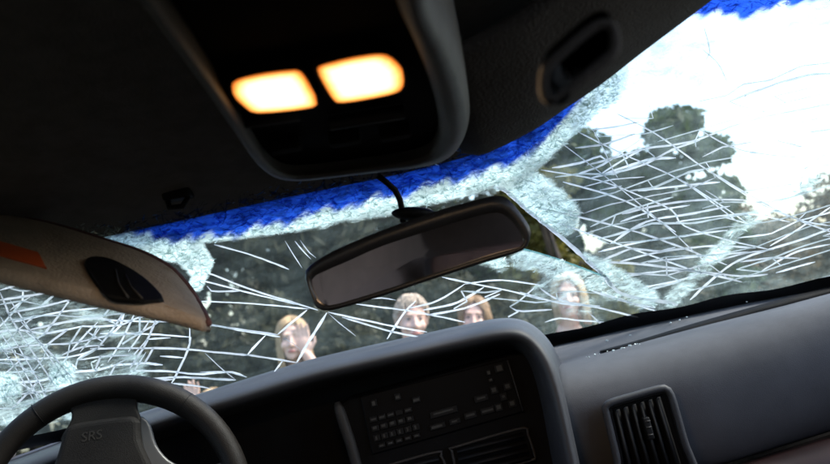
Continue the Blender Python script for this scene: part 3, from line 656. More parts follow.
# roof clip for the driver's visor
clip = thing('visor_clip', at(178, 194, .80), 'small black visor clip on the dark roof lining', 'clip')
def roofpt(px, py):
    d = ray(px, py); lo, hi = .3, .93
    for _ in range(40):
        m = (lo+hi)/2
        if d.z*m > zroof(d.x*m, m)-.012*(m > float(yt(d.x*m))-.03): hi = m
        else: lo = m
    return CAM+d*lo
c0 = roofpt(178, 194)
mb = MB(); mb.box(c0+Vector((0, 0, .002)), (.016, .012, .009)); subd(bevel(mb.build('clip_base', M_BLACK, clip), .004), 1)
mb = MB(); mb.tube([c0+Vector((-.011, -.005, -.006)), c0+Vector((-.008, -.012, -.016)), c0+Vector((.006, -.012, -.017)), c0+Vector((.012, -.004, -.006))], .0032, 8); mb.build('clip_hook', M_BLACK, clip)

# ------------------------------------------------------------------ dashboard
dash = thing('dashboard', (0, 1.25, ZC-.62), 'grey and black dashboard with padded hood, radio and air vents', 'dashboard')
# passenger side: lofted rows (pixels at the left, middle and right end, distance)
ROWS = [((534, 349), (700, 309), (860, 265), 1.500), ((538, 352), (700, 312), (860, 269), 1.455), ((542, 356), (700, 315), (860, 273), 1.42), ((546, 362), (700, 321.5), (860, 279), 1.38), ((548, 364), (700, 324), (860, 282), 1.375),
        ((550, 366), (700, 326), (860, 285), 1.37), ((553, 367), (700, 328), (860, 286), 1.30), ((554, 368), (700, 330), (860, 285.5), 1.24), ((556, 372), (700, 334), (860, 288), 1.19), ((557, 380), (700, 343), (860, 296), 1.155),
        ((558, 395), (700, 362), (860, 318), 1.135), ((558, 420), (700, 395), (860, 355), 1.13), ((560, 450), (700, 430), (860, 395), 1.14), ((564, 480), (700, 462), (860, 416), 1.16), ((566, 492), (700, 474), (860, 425), 1.19)]
rows = []
for a, b, c, y in ROWS:
    P = smooth_poly([a, ((a[0]+b[0])/2, (a[1]+b[1])/2+.3), b, ((b[0]+c[0])/2, (b[1]+c[1])/2+.5), c, (2*c[0]-b[0]-40, 2*c[1]-b[1]+11)], 40)
    rows.append([at(p[0], p[1], y) for p in P])
V, Fc = grid(rows); o = mesh('passenger_panel', V, [f[::-1] for f in Fc], M_DASH, dash); solid(o, .012, -1); subd(o, 1)
rows = []
for dy, y in ((-1, 1.372), (0, 1.362), (7.0, 1.33), (8.0, 1.34)):
    P = smooth_poly([(600, 350.5+dy*.25), (640, 340.2+dy*.7), (700, 322.5+dy), (780, 300.3+dy), (860, 279.5+dy), (960, 254+dy)], 40); rows.append([at(p[0], p[1], y) for p in P])
V, Fc = grid(rows); mesh('ledge_strip', V, [f[::-1] for f in Fc], M_BLACK, dash)  # plain black strip laid between the two ledges of the passenger panel
rows = []
for a, b, c, y in [((580, 490), (700, 473), (860, 424.5), 1.20), ((582, 496), (700, 478), (860, 430), 1.14), ((582, 520), (700, 500), (860, 462), 1.12), ((582, 700), (700, 690), (860, 650), 1.14)]:
    P = smooth_poly([a, b, c, (2*c[0]-b[0]-40, 2*c[1]-b[1]+11)], 30); rows.append([at(p[0], p[1], y) for p in P])
V, Fc = grid(rows); solid(mesh('glovebox_lid', V, [f[::-1] for f in Fc], M_WOOD, dash), .012, -1)
# padded hood over the instruments and radio, swept along its traced rim
HP = smooth_poly([(-140, 512), (-60, 484), (20, 459), (90, 434), (150, 414), (212, 394), (260, 379), (310, 364), (360, 352), (410, 341), (460, 330), (492, 323.5), (514, 322.5), (530, 328), (545, 342), (556, 362), (565, 392), (573, 430), (581, 470), (592, 530), (604, 600)], 140)
SEC = [(1.46, -.006, 0), (1.34, -.001, 0), (1.20, 0, 0), (1.135, .002, .4), (1.105, .006, .75), (1.094, .012, 1), (1.094, .020, 1), (1.105, .027, 1), (1.15, .032, 1), (1.24, .036, 1)]
rows = []
T = np.gradient(HP, axis=0); T /= np.linalg.norm(T, axis=1)[:, None]; NRM = np.stack([-T[:, 1], T[:, 0]], 1)
ker = np.ones(9)/9
for k in (0, 1): NRM[:, k] = np.convolve(np.pad(NRM[:, k], 4, 'edge'), ker, 'valid')
NRM /= np.linalg.norm(NRM, axis=1)[:, None]
base_y = 1.13
for y, off, _ in SEC:
    row = []
    for i, p in enumerate(HP):
        d0 = at(p[0], p[1], 1.12)                                   # silhouette line of the pad
        nx, nz = NRM[i, 0], -NRM[i, 1]
        nw = (Vector((rgt.x*nx+upv.x*nz, 0, rgt.z*nx+upv.z*nz))).normalized()
        q = d0 + nw*off; lim = min(1., max(0., (p[0]-540)/40))        # the right limb stands prouder and turns into the panel
        yy = y - .028*lim if y < 1.2 else (y if lim == 0 else y*(1-lim)+1.17*lim)
        row.append(Vector((q.x*yy/1.12 if y >= 1.2 else q.x, yy, ZC+(q.z-ZC)*(yy/1.12 if y >= 1.2 else 1))))
    rows.append(row)
V, Fc = grid(rows); o = mesh('hood_pad', V, Fc, M_DASHD, dash); subd(o, 1)
# outer fillet from the right limb into the passenger panel
rows = []
i0 = int(np.argmax(HP[:, 0] > 530))
for y, off in ((1.18, .004), (1.115, -.002), (1.105, -.008), (1.112, -.016), (1.135, -.024), (1.17, -.028)):
    row = []
    for i in range(i0, 140):
        p = HP[i]; d0 = at(p[0], p[1], 1.12); nx, nz = NRM[i, 0], -NRM[i, 1]
        nw = (Vector((rgt.x*nx+upv.x*nz, 0, rgt.z*nx+upv.z*nz))).normalized(); q = d0+nw*off; row.append(Vector((q.x, y, q.z)))
    rows.append(row)
# dark recess behind the rim
P = [at(p[0], p[1], 1.12) for p in HP[::3]]
V = [Vector((p.x*1.05, 1.235, ZC+(p.z-ZC)*1.05-.01)) for p in P]; n = len(V); V += [Vector((v.x, 1.25, ZC-.55)) for v in V]
mesh('recess_face', V, [(i, i+1, n+i+1, n+i) for i in range(n-1)], M_BLACK, dash)
mb = MB(); mb.box((0, 1.36, ZC-.42), (.80, .16, .22)); mb.build('dash_core', M_BLACK, dash)
for sx in (-1, 1):
    mb = MB(); mb.box((sx*.66, 1.33, ZC-.50), (.06, .06, .13)); mb.build('dash_bracket', M_BLACK, dash)
# centre stack bezel and radio
YS = 1.175
def face(name, pts, m, par, y, th, bev=.0, sm=False, n=40):
    P = smooth_poly(pts, n, True) if sm else pts
    o = slab(name, [at(p[0], p[1], y) for p in P], [at(p[0], p[1], y)+Vector((0, th, 0)) for p in P], m, par, False)
    if bev: bevel(o, bev, 2)
    return o
face('centre_bezel', [(338, 406), (346, 400), (512, 354), (540, 352), (548, 372), (570, 500), (372, 540)], M_BLACK, dash, YS, .08, .006)
mb = MB(); mb.tube([at(*p, YS-.012) for p in smooth_poly([(337, 402), (340, 412), (346, 430), (352, 448), (360, 480)], 14)], [.004, .007, .008, .008, .008, .008, .008, .008, .008, .008, .008, .008, .008, .008], 10); mb.build('bezel_post', M_CONS, dash)
rad = face('radio', [(360, 397), (508, 359), (523, 412), (372, 455)], M_FACE, dash, YS-.006, .03, .002)
mb = MB(); mb.tube([at(*p, YS-.008) for p in ((507.5, 360), (512, 374), (518, 394), (523, 411))], .0012, 6); mb.build('trim_strip', M_CONS, rad)
# buttons: bilinear position on the radio face (u to the right, v down)
TL, TRr, BR, BL = [np.array(p, float) for p in ((360, 397), (508, 359), (523, 412), (372, 455))]
def rp(u, v): return (TL*(1-u)+TRr*u)*(1-v)+(BL*(1-u)+BR*u)*v
def button(u0, v0, u1, v1, pr=None, d=.004):
    pts = [rp(u0, v0), rp(u1, v0), rp(u1, v1), rp(u0, v1)]
    b = face('button', pts, M_BTN, rad, YS-.006-d, d+.001, .0008)
    if pr:
        a0, b0, a1, b1 = pr; f = lambda a, b: rp(u0+(u1-u0)*a, v0+(v1-v0)*b)
        face('button_print', [f(a0, b0), f(a1, b0), f(a1, b1), f(a0, b1)], M_PRINT, b, YS-.006-d-.0006, .0005)
for i in range(5): button(.03+.058*i, .38, .08+.058*i, .47, (.15, .3, .85, .62) if i != 3 else None)
for i in range(5): button(.03+.058*i, .53, .08+.058*i, .63, (.2, .15, .7, .6))
for i in range(6): button(.03+.052*i, .69, .075+.052*i, .80, (.3, .2, .55, .75))
for i in range(5): button(.05+.058*i, .85, .095+.058*i, .93, (.2, .3, .8, .65))
button(.06, .10, .10, .22, (.2, .2, .7, .8)); button(.22, .10, .26, .22, (.2, .3, .8, .7)); button(.33, .24, .38, .34, (.1, .3, .9, .7))
button(.42, .56, .60, .68, (.12, .3, .85, .55)); button(.40, .78, .50, .88, (.1, .3, .8, .7)); button(.53, .78, .60, .88, (.2, .3, .7, .6)); button(.63, .74, .71, .86, (.15, .3, .85, .6)); button(.74, .74, .83, .86, (.1, .35, .9, .65)); button(.72, .50, .81, .62, (.2, .3, .8, .6))
for (u, v) in ((.86, .48), (.95, .48), (.86, .80), (.95, .80)): button(u-.025, v-.07, u+.025, v+.07, (.2, .2, .75, .7))
button(.885, .57, .93, .71, (.3, .3, .7, .6)); button(.84, .10, .87, .2, (.2, .2, .8, .8)); button(.90, .04, .96, .2, (.2, .2, .8, .8)); button(.84, .25, .87, .33, (.2, .2, .8, .7))
# centre vents under the radio
for pts, ns in ((((452, 446), (526, 428), (535, 460), (458, 480)), 4), (((380, 466), (440, 452), (448, 476), (386, 492)), 3)):
    q = [np.array(p, float) for p in pts]; v = face('centre_vent', pts, M_FACE, dash, YS-.004, .03, .002)
    mb = MB(); loop = smooth_poly([q[0]+(3, 1), q[1]+(-4, 0), q[1]+(1, 4), q[2]+(0, -4), q[2]+(-4, 0), q[3]+(4, 0), q[3]+(0, -4), q[0]+(0, 4)], 40, True)
    L3 = [at(*p, YS-.006) for p in loop]; mb.tube(L3+[L3[0]], .0022, 8, False); mb.build('vent_frame', M_CONS, v)
    for k in range(ns):
        f = (k+.7)/(ns+.4); a = q[0]*(1-f)+q[3]*f; b = q[1]*(1-f)+q[2]*f; a, b = a*.95+b*.05, a*.05+b*.95
        A, B = at(*a, YS-.008), at(*b, YS-.008); mb = MB(); dd = (B-A); mb.box((A+B)/2, (dd.length/2, .006, .0012), Matrix.Rotation(-math.atan2(dd.z, dd.x), 3, 'Y')@Matrix.Rotation(R(20), 3, 'X')); mb.build('slat', M_BTN, v)
# passenger air vent with upright slats
VT = [(606, 404), (664, 388), (671, 392), (697, 478), (628, 496), (622, 490)]
YV = 1.108
sv = face('air_vent', VT, M_FACE, dash, YV+.012, .02, .002)
loop = smooth_poly([(606, 412), (606, 406), (612, 402), (636, 395), (660, 388.5), (667, 389.5), (672, 398), (684, 440), (698, 486), (662, 495), (626, 500), (616, 454)], 70, True)
L3 = [at(*p, YV) for p in loop]; mb = MB(); mb.tube(L3+[L3[0]], .0052, 10, False); mb.build('vent_frame', M_DASHD, sv)
loop2 = inset(loop, 4.2)
L3b = [at(*p, YV+.002) for p in loop2]; n = len(L3); mb = MB(); mb.tube(L3b+[L3b[0]], .003, 8, False); mb.build('vent_inner_frame', M_BLACK, sv)
for k in range(6):
    f = (k+.75)/6.5; a = np.array((611, 412))*(1-f)+np.array((664, 396))*f; b = np.array((630, 492))*(1-f)+np.array((690, 478))*f
    A, B = at(*a, YV+.004), at(*b, YV+.004); dd = (B-A); mb = MB()
    mb.box((A+B)/2, (.0016, .008, dd.length/2), Matrix.Rotation(math.atan2(dd.x, dd.z), 3, 'Y')@Matrix.Rotation(R(28), 3, 'Z')); mb.build('slat', M_BTN, sv)
A = at(648, 428, YV-.003); mb = MB(); mb.box(A, (.0045, .006, .015), Matrix.Rotation(R(-4), 3, 'Y')); bevel(mb.build('vent_tab', M_BTN, sv), .002)
for q in (-.4, .1, .5):
    mb = MB(); mb.box(A+Vector((0, -.006, q*.02)), (.0035, .001, .001)); mb.build('tab_ridge', M_CONS, sv)
# glass crumbs on the dash top
M_CRUMB = mat('glass crumb', (.55, .62, .62), .25)
for k in range(26):
    px = random.uniform(578, 640) if k < 15 else random.uniform(600, 820); py = np.interp(px, [560, 700, 830], [353, 313, 277]) + random.uniform(0, 3) if k >= 15 else np.interp(px, [554, 700, 830], [367, 329, 293])-random.uniform(.5, 2)
    c0 = at(px, py, 1.41 if k >= 15 else 1.238); mb = MB(); s = random.uniform(.0007, .0018)
    mb.box(c0, (s, s*.8, s*.7), Matrix.Rotation(random.uniform(0, 3), 3, (random.random(), random.random(), random.random()+.1)))
    tag(mb.build('glass_crumb', M_CRUMB, None, False), 'tiny crumb of broken glass lying on the dashboard top', 'glass crumb', 'glass crumbs on the dashboard')

# ------------------------------------------------------------------ steering wheel
YW = 1.02; CW = at(110, 516, YW); RW = 126/F*YW
whl = thing('steering_wheel', CW+Vector((0, .16, -.06)), 'black leather steering wheel turned with a spoke upright', 'steering wheel')
ax = (CAM-CW).normalized()*.55+Vector((.05, -.8, .35)).normalized()*.45; ax.normalize()
e1 = (rgt-ax*rgt.dot(ax)).normalized(); e2 = ax.cross(e1)
def wp(a, b, c=0): return CW+e1*a+e2*b+ax*c
ring = [wp(RW*math.cos(t), RW*math.sin(t)) for t in np.linspace(0, 2*math.pi, 72, endpoint=False)]
mb = MB(); rr = [.0155+.002*max(0, math.cos(t-R(90)))**6 for t in np.linspace(0, 2*math.pi, 72, endpoint=False)]
mb.tube(ring+[ring[0]], rr+[rr[0]], 16, False); rimo = mb.build('rim', M_WHEEL, whl)
for t in (R(62), R(131), R(205), R(-20)):
    p = wp(RW*math.cos(t), RW*math.sin(t)); tg = (-e1*math.sin(t)+e2*math.cos(t))
    rdv = (e1*math.cos(t)+e2*math.sin(t)); loop = [p+(rdv*math.cos(a)+ax*math.sin(a))*.0160 for a in np.linspace(0, 2*math.pi, 24)]
    mb = MB(); mb.tube(loop, .0007, 5, False); mb.build('stitch_seam', M_FACE, rimo)
s_ = YW/F
def wpx(x, y, c=0): return wp((x-110)*s_, -(y-516)*s_, c)           # pixel offsets in the wheel's own plane
def wslab(name, pts, m, c0, c1, bev, sm=24):
    P = smooth_poly(pts, sm, True)
    o = slab(name, [wpx(p[0], p[1], c0) for p in P], [wpx(p[0], p[1], c1) for p in P], m, whl, False)
    bm = bmesh.new(); bm.from_mesh(o.data); bmesh.ops.recalc_face_normals(bm, faces=bm.faces); bm.to_mesh(o.data); bm.free()
    return bevel(o, bev, 4) if bev else o
wslab('upper_spoke', [(56, 404), (84, 392), (116, 394), (121, 410), (126, 428), (90, 440), (54, 448), (60, 424)], M_HUB, .008, -.012, .006, 40)
hub = wslab('airbag_cover', [(56, 440), (60, 431), (90, 424), (120, 420), (127, 424), (131, 445), (152, 480), (176, 520), (170, 560), (140, 590), (80, 590), (50, 560), (42, 510), (52, 470)], M_HUB, .016, -.03, .008, 60)
wslab('side_spoke', [(124, 424), (130, 420), (137, 428), (146, 448), (164, 464), (190, 468), (222, 462), (226, 490), (180, 508), (150, 508)], M_SPOKE, .002, -.016, .004, 50)
wslab('side_spoke', [(-6, 500), (40, 500), (60, 540), (40, 560), (0, 540)], M_SPOKE, .002, -.016, .004, 30)
mb = MB(); mb.tube([wpx(110, 516, -.02), wpx(110, 516, -.10), wpx(112, 530, -.28)], [.045, .035, .03], 16); mb.build('column', M_BLACK, whl)
tx = bpy.data.curves.new('emboss', 'FONT'); tx.body = 'SRS'; tx.size = .0165; tx.extrude = .0003; tx.align_x = 'CENTER'; tx.shear = .15
tob = bpy.data.objects.new('tmp', tx); COL.objects.link(tob); tm = bpy.data.meshes.new_from_object(tob.evaluated_get(bpy.context.evaluated_depsgraph_get())); bpy.data.objects.remove(tob)
tm.materials.clear(); tm.materials.append(M_SPRINT); to = bpy.data.objects.new('embossed_letters', tm); COL.objects.link(to); to.parent = hub
Mx = Matrix.Rotation(0, 4, 'Z'); ea = (e1*math.cos(R(12))+e2*math.sin(R(12))); eb = ax.cross(ea)
pl = wpx(84, 446, .0163)-world_loc(whl)
to.matrix_local = Matrix(((ea.x, eb.x, ax.x, pl.x), (ea.y, eb.y, ax.y, pl.y), (ea.z, eb.z, ax.z, pl.z), (0, 0, 0, 1)))

# ------------------------------------------------------------------ people looking in
def skin_mat(name, c): 
    m = mat(name, c, .5, noise=.14, nscale=22); m.node_tree.nodes['Principled BSDF'].inputs['Subsurface Weight'].default_value = .15
    m.node_tree.nodes['Principled BSDF'].inputs['Subsurface Radius'].default_value = (.012, .005, .003); return m
SK = [skin_mat('fair skin', (.74, .48, .38)), skin_mat('ruddy skin', (.72, .44, .35))]
M_EYE = mat('eye white', (.35, .31, .29), .4); M_IRIS = mat('iris', (.03, .03, .035), .15); M_LIP = mat('lip', (.45, .16, .14), .4)
def remesh(o, v, it=4):
    m = o.modifiers.new('remesh', 'REMESH'); m.mode = 'VOXEL'; m.voxel_size = v; m.use_smooth_shade = True
    s = o.modifiers.new('smooth', 'SMOOTH'); s.factor = .5; s.iterations = it
def person(label, px, py, y, skin, hair, hstyle, top, legs, tilt=6, turn=0, hand=None, size=.94):
    hc = at(px, py, y); x = hc.x
    root = thing('person', (x, y+.05, -.02), label, 'person', None)
    k = hc.z/1.50; s = size                                          # body scale from the height of the head
    HM = Matrix.Rotation(R(tilt), 3, 'Y')@Matrix.Rotation(R(turn), 3, 'Z')
    def hp(a, b, c): return hc+HM@(Vector((a, b, c))*s)
    def bp_(a, b, c): return Vector((x+a*k-.10*math.sin(R(tilt)), y+.05+b*k, c*k))
    mb = MB()
    mb.ellip(hp(0, .018, .03), (.075*s, .094*s, .085*s), HM); mb.ellip(hp(0, -.02, -.03), (.061*s, .068*s, .083*s), HM); mb.ellip(hp(0, -.038, -.082), (.042*s, .045*s, .032*s), HM)
    mb.ellip(hp(0, -.070, -.098), (.018*s, .015*s, .014*s), HM); mb.capsule(hp(0, -.086, .008), hp(0, -.104, -.030), .008*s, .013*s); mb.capsule(hp(-.012, -.09, -.034), hp(.012, -.09, -.034), .008*s, .008*s)
    mb.capsule(hp(-.034, -.074, .026), hp(.034, -.074, .026), .011*s, .011*s); mb.ellip(hp(-.036, -.062, -.03), (.024*s,)*3); mb.ellip(hp(.036, -.062, -.03), (.024*s,)*3)
    mb.capsule(hp(-.017, -.080, -.064), hp(.017, -.080, -.064), .009*s, .009*s)
    for sx in (-1, 1): mb.ellip(hp(sx*.076, .012, -.005), (.010*s, .020*s, .031*s), HM)
    nk = bp_(0, .02, 1.30); mb.capsule(hp(0, .02, -.06), nk, .050*s, .055*s)
    pel = bp_(0, .02, .86); ch = bp_(0, .02, 1.14); mb.capsule(nk, ch, .07, .12); mb.capsule(ch, bp_(0, .01, 1.0), .125, .11); mb.capsule(bp_(0, .01, 1.0), pel, .11, .135)
    shirt = MB(); shirt.capsule(bp_(0, .02, 1.27), ch, .08, .145); shirt.capsule(ch, pel, .145, .15)
    pants = MB(); pants.capsule(pel, bp_(0, .01, .82), .150, .145)
    hands = []
    for sx in (-1, 1):
        sh = bp_(sx*.16, .02, 1.24); mb.capsule(ch+Vector((0, 0, .04)), sh, .08, .058); shirt.capsule(ch+Vector((0, 0, .07)), sh, .09, .068)
        if hand and sx == hand[0]:
            wr = hand[1](hp, bp_); el = hand[2](hp, bp_)
        else: el = bp_(sx*.23, .03, .98); wr = bp_(sx*.25, -.05, .76)
        mb.capsule(sh, el, .050, .040); mb.capsule(el, wr, .040, .027); shirt.capsule(sh, sh+(el-sh)*.92, .064, .052)
        d = hand[3](hp, bp_) if hand and sx == hand[0] else Vector((0, -.1, -1)); d.normalize()
        side = (d.cross(Vector((0, 1, 0)))); side = side.normalized() if side.length > .1 else Vector((1, 0, 0)); nrm = d.cross(side)
        mb.ellip(wr+d*.045, (.040, .016, .050), Matrix((side, nrm, d)).transposed())
        for f, (o_, l_) in enumerate(((-.030, .068), (-.010, .080), (.010, .075), (.029, .058))):
            a = wr+d*.082+side*o_; b = a+d*l_*.5+side*o_*.15; c_ = b+d*l_*.45+nrm*.010; mb.capsule(a-d*.02, b, .0088, .0082, 8); mb.capsule(b, c_, .0082, .0068, 8)
        t0 = wr+d*.02-side*.03*1; t1 = t0-side*.028+d*.030; mb.capsule(t0, t1, .011, .009, 8); mb.capsule(t1, t1+d*.028-side*.004, .009, .0075, 8)
        hipj = bp_(sx*.085, .02, .82); kn = bp_(sx*.10, -.01, .46); an = bp_(sx*.10, .03, .09)
        mb.capsule(hipj, kn, .082, .055); mb.capsule(kn, an, .055, .038); pants.capsule(hipj, kn, .096, .068); pants.capsule(kn, bp_(sx*.10, .03, .12), .068, .055)
        foot = MB(); foot.capsule(Vector((an.x, an.y+.03, .045)), Vector((an.x, an.y-.13, .035)), .045, .038); foot.capsule(Vector((an.x, an.y, .05)), Vector((an.x, an.y, .13*k)), .045, .045)
        fo = foot.build('shoe', M_TYRE, root); remesh(fo, .012, 2)
    b = mb.build('body', skin, root); remesh(b, .0065 if hand else .0075, 3)
    so_ = shirt.build('shirt', top, root); remesh(so_, .014, 6); po = pants.build('trousers', legs, root); remesh(po, .016, 6)
    for sx in (-1, 1):
        e = MB(); e.ellip(hp(sx*.030, -.070, .006), (.0125*s, .010*s, .0062*s), HM); eo = e.build('eye', M_EYE, root)
        e = MB(); e.ellip(hp(sx*.030, -.0785, .006), (.0055*s, .0035*s, .0058*s), HM); e.build('iris', M_IRIS, eo)
        e = MB(); e.capsule(hp(sx*.016, -.083, .026), hp(sx*.044, -.076, .027), .0038*s, .0028*s, 8); e.build('eyebrow', hair, root)
    e = MB(); e.ellip(hp(0, -.086, -.064), (.022*s, .007*s, .008*s), HM); e.build('lips', M_LIP, root)
    # hair: scalp cap and strands
    hb = MB(); nu, nv_ = 30, 18; V = []; Fc = []
    for j in range(nv_+1):
        th = math.pi*.72*j/nv_
        for i in range(nu):
            ph = 2*math.pi*i/nu; q = Vector((math.sin(th)*math.cos(ph), math.sin(th)*math.sin(ph), math.cos(th)))
            wob = 1+.03*math.sin(9*ph+5*th); V.append(hp(q.x*.083*wob, .020+q.y*.102*wob, .034+q.z*.094*wob))
    for j in range(nv_):
        for i in range(nu):
            ph = 2*math.pi*(i+.5)/nu; th = math.pi*.72*(j+.5)/nv_; front = max(0, -math.sin(ph))
            lim = math.pi*(.70-.40*front**.7)
            if th < lim: Fc.append((j*nu+i, (j+1)*nu+i, (j+1)*nu+(i+1) % nu, j*nu+(i+1) % nu))
    hb.add(V, Fc)
    ns, ln = {'long': (420, .34), 'short': (320, .05), 'bob': (380, .17)}[hstyle]
    for _ in range(ns):
        ph = random.uniform(0, 2*math.pi); front = max(0, -math.sin(ph)); th = random.uniform(.05, math.pi*(.62-.36*front))
        f = lambda th, ph, g=1.0: hp(math.sin(th)*math.cos(ph)*.085*g, .020+math.sin(th)*math.sin(ph)*.104*g, .034+math.cos(th)*.096*g)
        p = [f(th, ph, 1.0)]
        if hstyle == 'short':
            p.append(f(th+.25, ph+.1, 1.05)); p.append(f(th+.5, ph+random.uniform(-.2, .3), 1.07))
        else:
            if front > .3: ph2 = ph+(1.0 if math.cos(ph) > 0 else -1.0)*.75*front
            else: ph2 = ph
            p.append(f((th+1.45)/2, (ph+ph2)/2, 1.04)); p.append(f(1.5, ph2, 1.05))
            l = ln*random.uniform(.7, 1.1); e = p[-1]
            for q in (.33, .66, 1): p.append(e+Vector((random.uniform(-.008, .008), random.uniform(-.006, .006)+.012*q, -l*q)))
        m_ = len(p); r_ = random.uniform(.0022, .0045); hb.tube(p, [r_]*(m_-1)+[r_*.3], 5)
    hb.build('hair', hair, root)
    return root
H_BL = mat('blond hair', (.50, .33, .17), .5, noise=.45, nscale=60); H_GR = mat('sandy hair', (.55, .42, .32), .6, noise=.3, nscale=60)
H_LB = mat('light brown hair', (.34, .20, .10), .5, noise=.4, nscale=60); H_WH = mat('pale blond hair', (.55, .40, .24), .5, noise=.3, nscale=60)
C_D = mat('dark grey jacket', (.04, .042, .05), .85, noise=.3); C_G = mat('olive jumper', (.07, .065, .045), .9, noise=.3); C_B = mat('navy coat', (.02, .025, .05), .85, noise=.3)
C_R = mat('red top', (.55, .035, .06), .8, noise=.2); C_J = mat('jeans', (.05, .07, .13), .85, noise=.3); C_P = mat('pink top', (.45, .16, .15), .85, noise=.2)
person('person with long blond hair and dark jacket holding a hand to the face', 292, 339, 4.25, SK[0], H_BL, 'long', C_D, C_J, 5, 6,
       (1, lambda hp, bp_: hp(.075, -.085, -.085), lambda hp, bp_: bp_(.27, -.12, 1.05), lambda hp, bp_: hp(.055, -.075, .06)-hp(.075, -.085, -.085)))
person('person with short sandy hair and ruddy face in an olive jumper', 412, 320, 4.0, SK[1], H_GR, 'short', C_G, C_J, 8, 12, size=.98)
person('person with chin length light brown hair in a navy coat', 474, 318, 4.3, SK[1], H_LB, 'bob', C_B, C_J, 9, -4)
person('person with pale blond hair and red top', 568, 296, 4.1, SK[0], H_WH, 'bob', C_R, C_J, 9, -10)
person('short person in a pink top raising one hand', 214, 412, 4.2, SK[0], H_BL, 'bob', C_P, C_J, 5, 8,
       (-1, lambda hp, bp_: hp(-.10, -.10, .02), lambda hp, bp_: bp_(-.24, -.12, 1.12), lambda hp, bp_: Vector((.12, 0, 1))))

# ------------------------------------------------------------------ trees and bushes
def leaf_mat(name, c1, c2):
    m = bpy.data.materials.new(name); m.use_nodes = True; t = m.node_tree; t.nodes.clear(); L = t.links.new; N = t.nodes.new
    out = N('ShaderNodeOutputMaterial'); a = N('ShaderNodeAttribute'); a.attribute_name = 'tone'
    mx = N('ShaderNodeMix'); mx.data_type = 'RGBA'; mx.inputs[6].default_value = (*c1, 1); mx.inputs[7].default_value = (*c2, 1); L(a.outputs['Fac'], mx.inputs[0])
    p = N('ShaderNodeBsdfPrincipled'); p.inputs['Roughness'].default_value = .6; p.inputs['Specular IOR Level'].default_value = .3; L(mx.outputs[2], p.inputs['Base Color'])
    ts = N('ShaderNodeBsdfTranslucent'); L(mx.outputs[2], ts.inputs[0]); s = N('ShaderNodeMixShader'); s.inputs[0].default_value = .35
    L(p.outputs[0], s.inputs[1]); L(ts.outputs[0], s.inputs[2]); L(s.outputs[0], out.inputs[0]); return m
LF = [leaf_mat('dark leaf', (.032, .034, .020), (.065, .064, .036)), leaf_mat('green leaf', (.022, .040, .010), (.055, .085, .018)), leaf_mat('brown leaf', (.10, .075, .045), (.17, .13, .08)), leaf_mat('yellow green leaf', (.08, .085, .02), (.16, .14, .03))]
M_BARK = mat('bark', (.07, .055, .042), .9, noise=.5, nscale=8, bump=.8, bscale=30)
def leaves(name, parent, centers, radii, n, size, m):
    C = np.array(centers); Rr = np.array(radii); w = Rr.prod(1)**.67; ci = RNG.choice(len(C), n, p=w/w.sum())
    d = RNG.normal(size=(n, 3)); d /= np.linalg.norm(d, axis=1)[:, None]; rad = RNG.uniform(.45, 1.05, n)**.6
    P = C[ci]+d*Rr[ci]*rad[:, None]; P[:, 2] = np.maximum(P[:, 2], .05)
    a = RNG.normal(size=(n, 3)); a /= np.linalg.norm(a, axis=1)[:, None]; b = np.cross(a, RNG.normal(size=(n, 3))); b /= np.linalg.norm(b, axis=1)[:, None]
    s = size*RNG.uniform(.6, 1.3, n)[:, None]
    V = np.stack([P-a*s, P-b*s*.5, P+a*s, P+b*s*.5], 1).reshape(-1, 3)
    off = np.array(world_loc(parent)); me = bpy.data.meshes.new(name); me.vertices.add(4*n); me.vertices.foreach_set('co', (V-off).ravel())
    me.loops.add(4*n); me.loops.foreach_set('vertex_index', np.arange(4*n)); me.polygons.add(n); me.polygons.foreach_set('loop_start', np.arange(n)*4); me.update(); me.validate()
    at_ = me.attributes.new('tone', 'FLOAT', 'POINT'); tn = np.clip(RNG.normal(.45, .28, n)+.2*(RNG.uniform(size=len(C))[ci]-.5), 0, 1); at_.data.foreach_set('value', np.repeat(tn, 4).astype(np.float32))
    me.materials.append(m); o = bpy.data.objects.new(name, me); COL.objects.link(o); o.parent = parent; return o
def tree(x, y, h, cr, label, m, n=9000, size=.085, low=.25, dens=26):
    t = thing('tree', (x, y, -.03), label, 'tree', None)
    mb = MB(); tp = [Vector((x, y, -.05))]
    for q in (.15, .35, .6, .85): tp.append(Vector((x+random.uniform(-.12, .12)*h*.15, y+random.uniform(-.12, .12)*h*.15, h*q)))
    r = h*.022; mb.tube(tp, [r*1.3, r, r*.8, r*.5, r*.2], 10); cs = []; rs = []
    for k in range(dens):
        a = random.uniform(0, 2*math.pi); q = random.uniform(low, 1.0); w = cr*math.sin(math.pi*min(1, .25+.7*q))**.7*random.uniform(.35, 1.0)
        c = Vector((x+w*math.cos(a), y+w*math.sin(a), h*q)); cs.append(c); s = cr*random.uniform(.22, .42); rs.append((s, s, s*.7))
        if k % 2 == 0: b = tp[2]*(1-q)+tp[4]*q; mid = (b+c)/2+Vector((0, 0, .1)); mb.tube([b-Vector((0, 0, .4)), mid, c], [r*.35, r*.22, r*.07], 6)
    mb.build('trunk', M_BARK, t); leaves('crown', t, cs, rs, n, size, m); return t
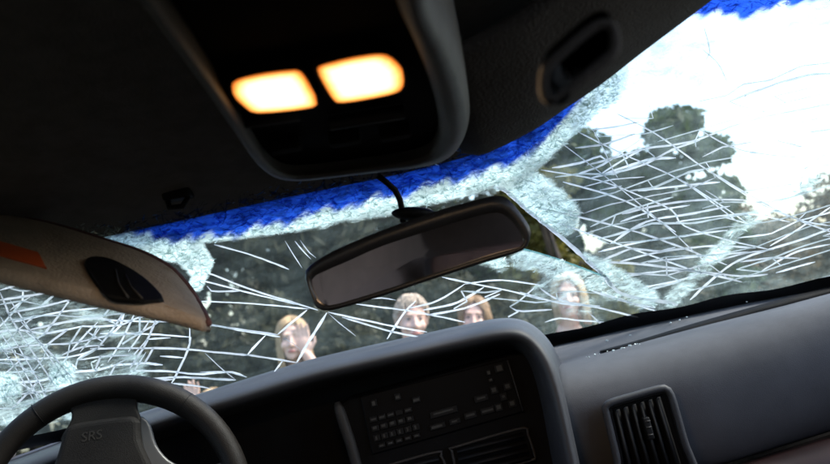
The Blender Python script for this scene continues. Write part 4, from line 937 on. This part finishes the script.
def bush(x, y, h, w, label, m, n=5000, size=.06):
    t = thing('bush', (x, y, -.03), label, 'bush', None); cs = []; rs = []; mb = MB()
    for k in range(14):
        a = random.uniform(0, 2*math.pi); q = random.random(); c = Vector((x+w*math.cos(a)*random.uniform(.1, .8), y+w*.6*math.sin(a)*random.random(), h*(.2+.65*q))); cs.append(c); s = w*random.uniform(.28, .45); rs.append((s, s, min(s, h*.3)))
        mb.tube([(x+random.uniform(-.1, .1), y+random.uniform(-.1, .1), -.05), (Vector((x, y, 0))+c)/2+Vector((0, 0, .1)), c], [.02, .014, .006], 5)
    mb.build('stem', M_BARK, t); leaves('foliage', t, cs, rs, n, size, m); return t
random.seed(21); RNG = np.random.default_rng(21)
for i, (x, y, h, cr) in enumerate([(-8.2, 12.0, 6.2, 2.2), (-5.4, 11.0, 6.8, 2.3), (-2.9, 11.8, 6.4, 2.2), (-4.3, 14.5, 7.2, 2.6), (-.6, 10.8, 6.0, 2.1), (.75, 13.5, 4.6, 1.5), (2.35, 12.2, 4.0, 1.15), (3.75, 11.8, 3.7, 1.2)]):
    tree(x, y, h, cr, ['dark leafy tree at the far end of the row, well beyond the steering wheel side', 'tall dark leafy tree behind the person with a hand to the face', 'tall dark tree standing back behind the row, between two nearer crowns', 'dark leafy tree between the person touching their face and the short haired person', 'dark leafy tree behind the people with short sandy and light brown hair', 'dark leafy tree behind the person in the red top', 'leafy tree just beyond the hole in the windshield, next to the thin yellow green one', 'smaller dark leafy tree at the open end of the row'][i], LF[0] if i < 5 else LF[1], 15000 if i < 6 else 11000, .095, .12 if i < 6 else .08, 40 if i < 6 else 44)
hx = at(552, 232, 7.2)
tree(hx.x, 7.2, hx.z+.55, .55, 'thin yellow green tree seen through the hole in the windshield', LF[3], 3600, .05, .5, 20)
for i, (x, y, h, w) in enumerate([(-7.2, 8.6, 2.1, 1.2), (-5.2, 8.2, 2.0, 1.15), (-3.4, 8.5, 2.1, 1.15), (-1.6, 8.1, 2.0, 1.1), (.1, 8.6, 1.9, 1.1), (2.55, 9.4, 1.9, .8)]):
    tag(bush(x, y, h, w, 'dense dark hedge bush in front of the tree row', LF[0], 8000, .06), group='hedge bushes under the trees')
for i, (x, y, h, w) in enumerate([(5.4, 14, 2.3, 1.3), (7.4, 15, 2.7, 1.6), (9.8, 16, 2.5, 1.6), (12.4, 17, 2.6, 1.7)]):
    tag(bush(x, y, h, w, 'dry brown bush beyond the passenger side', LF[2], 6000, .08), group='dry brown bushes')
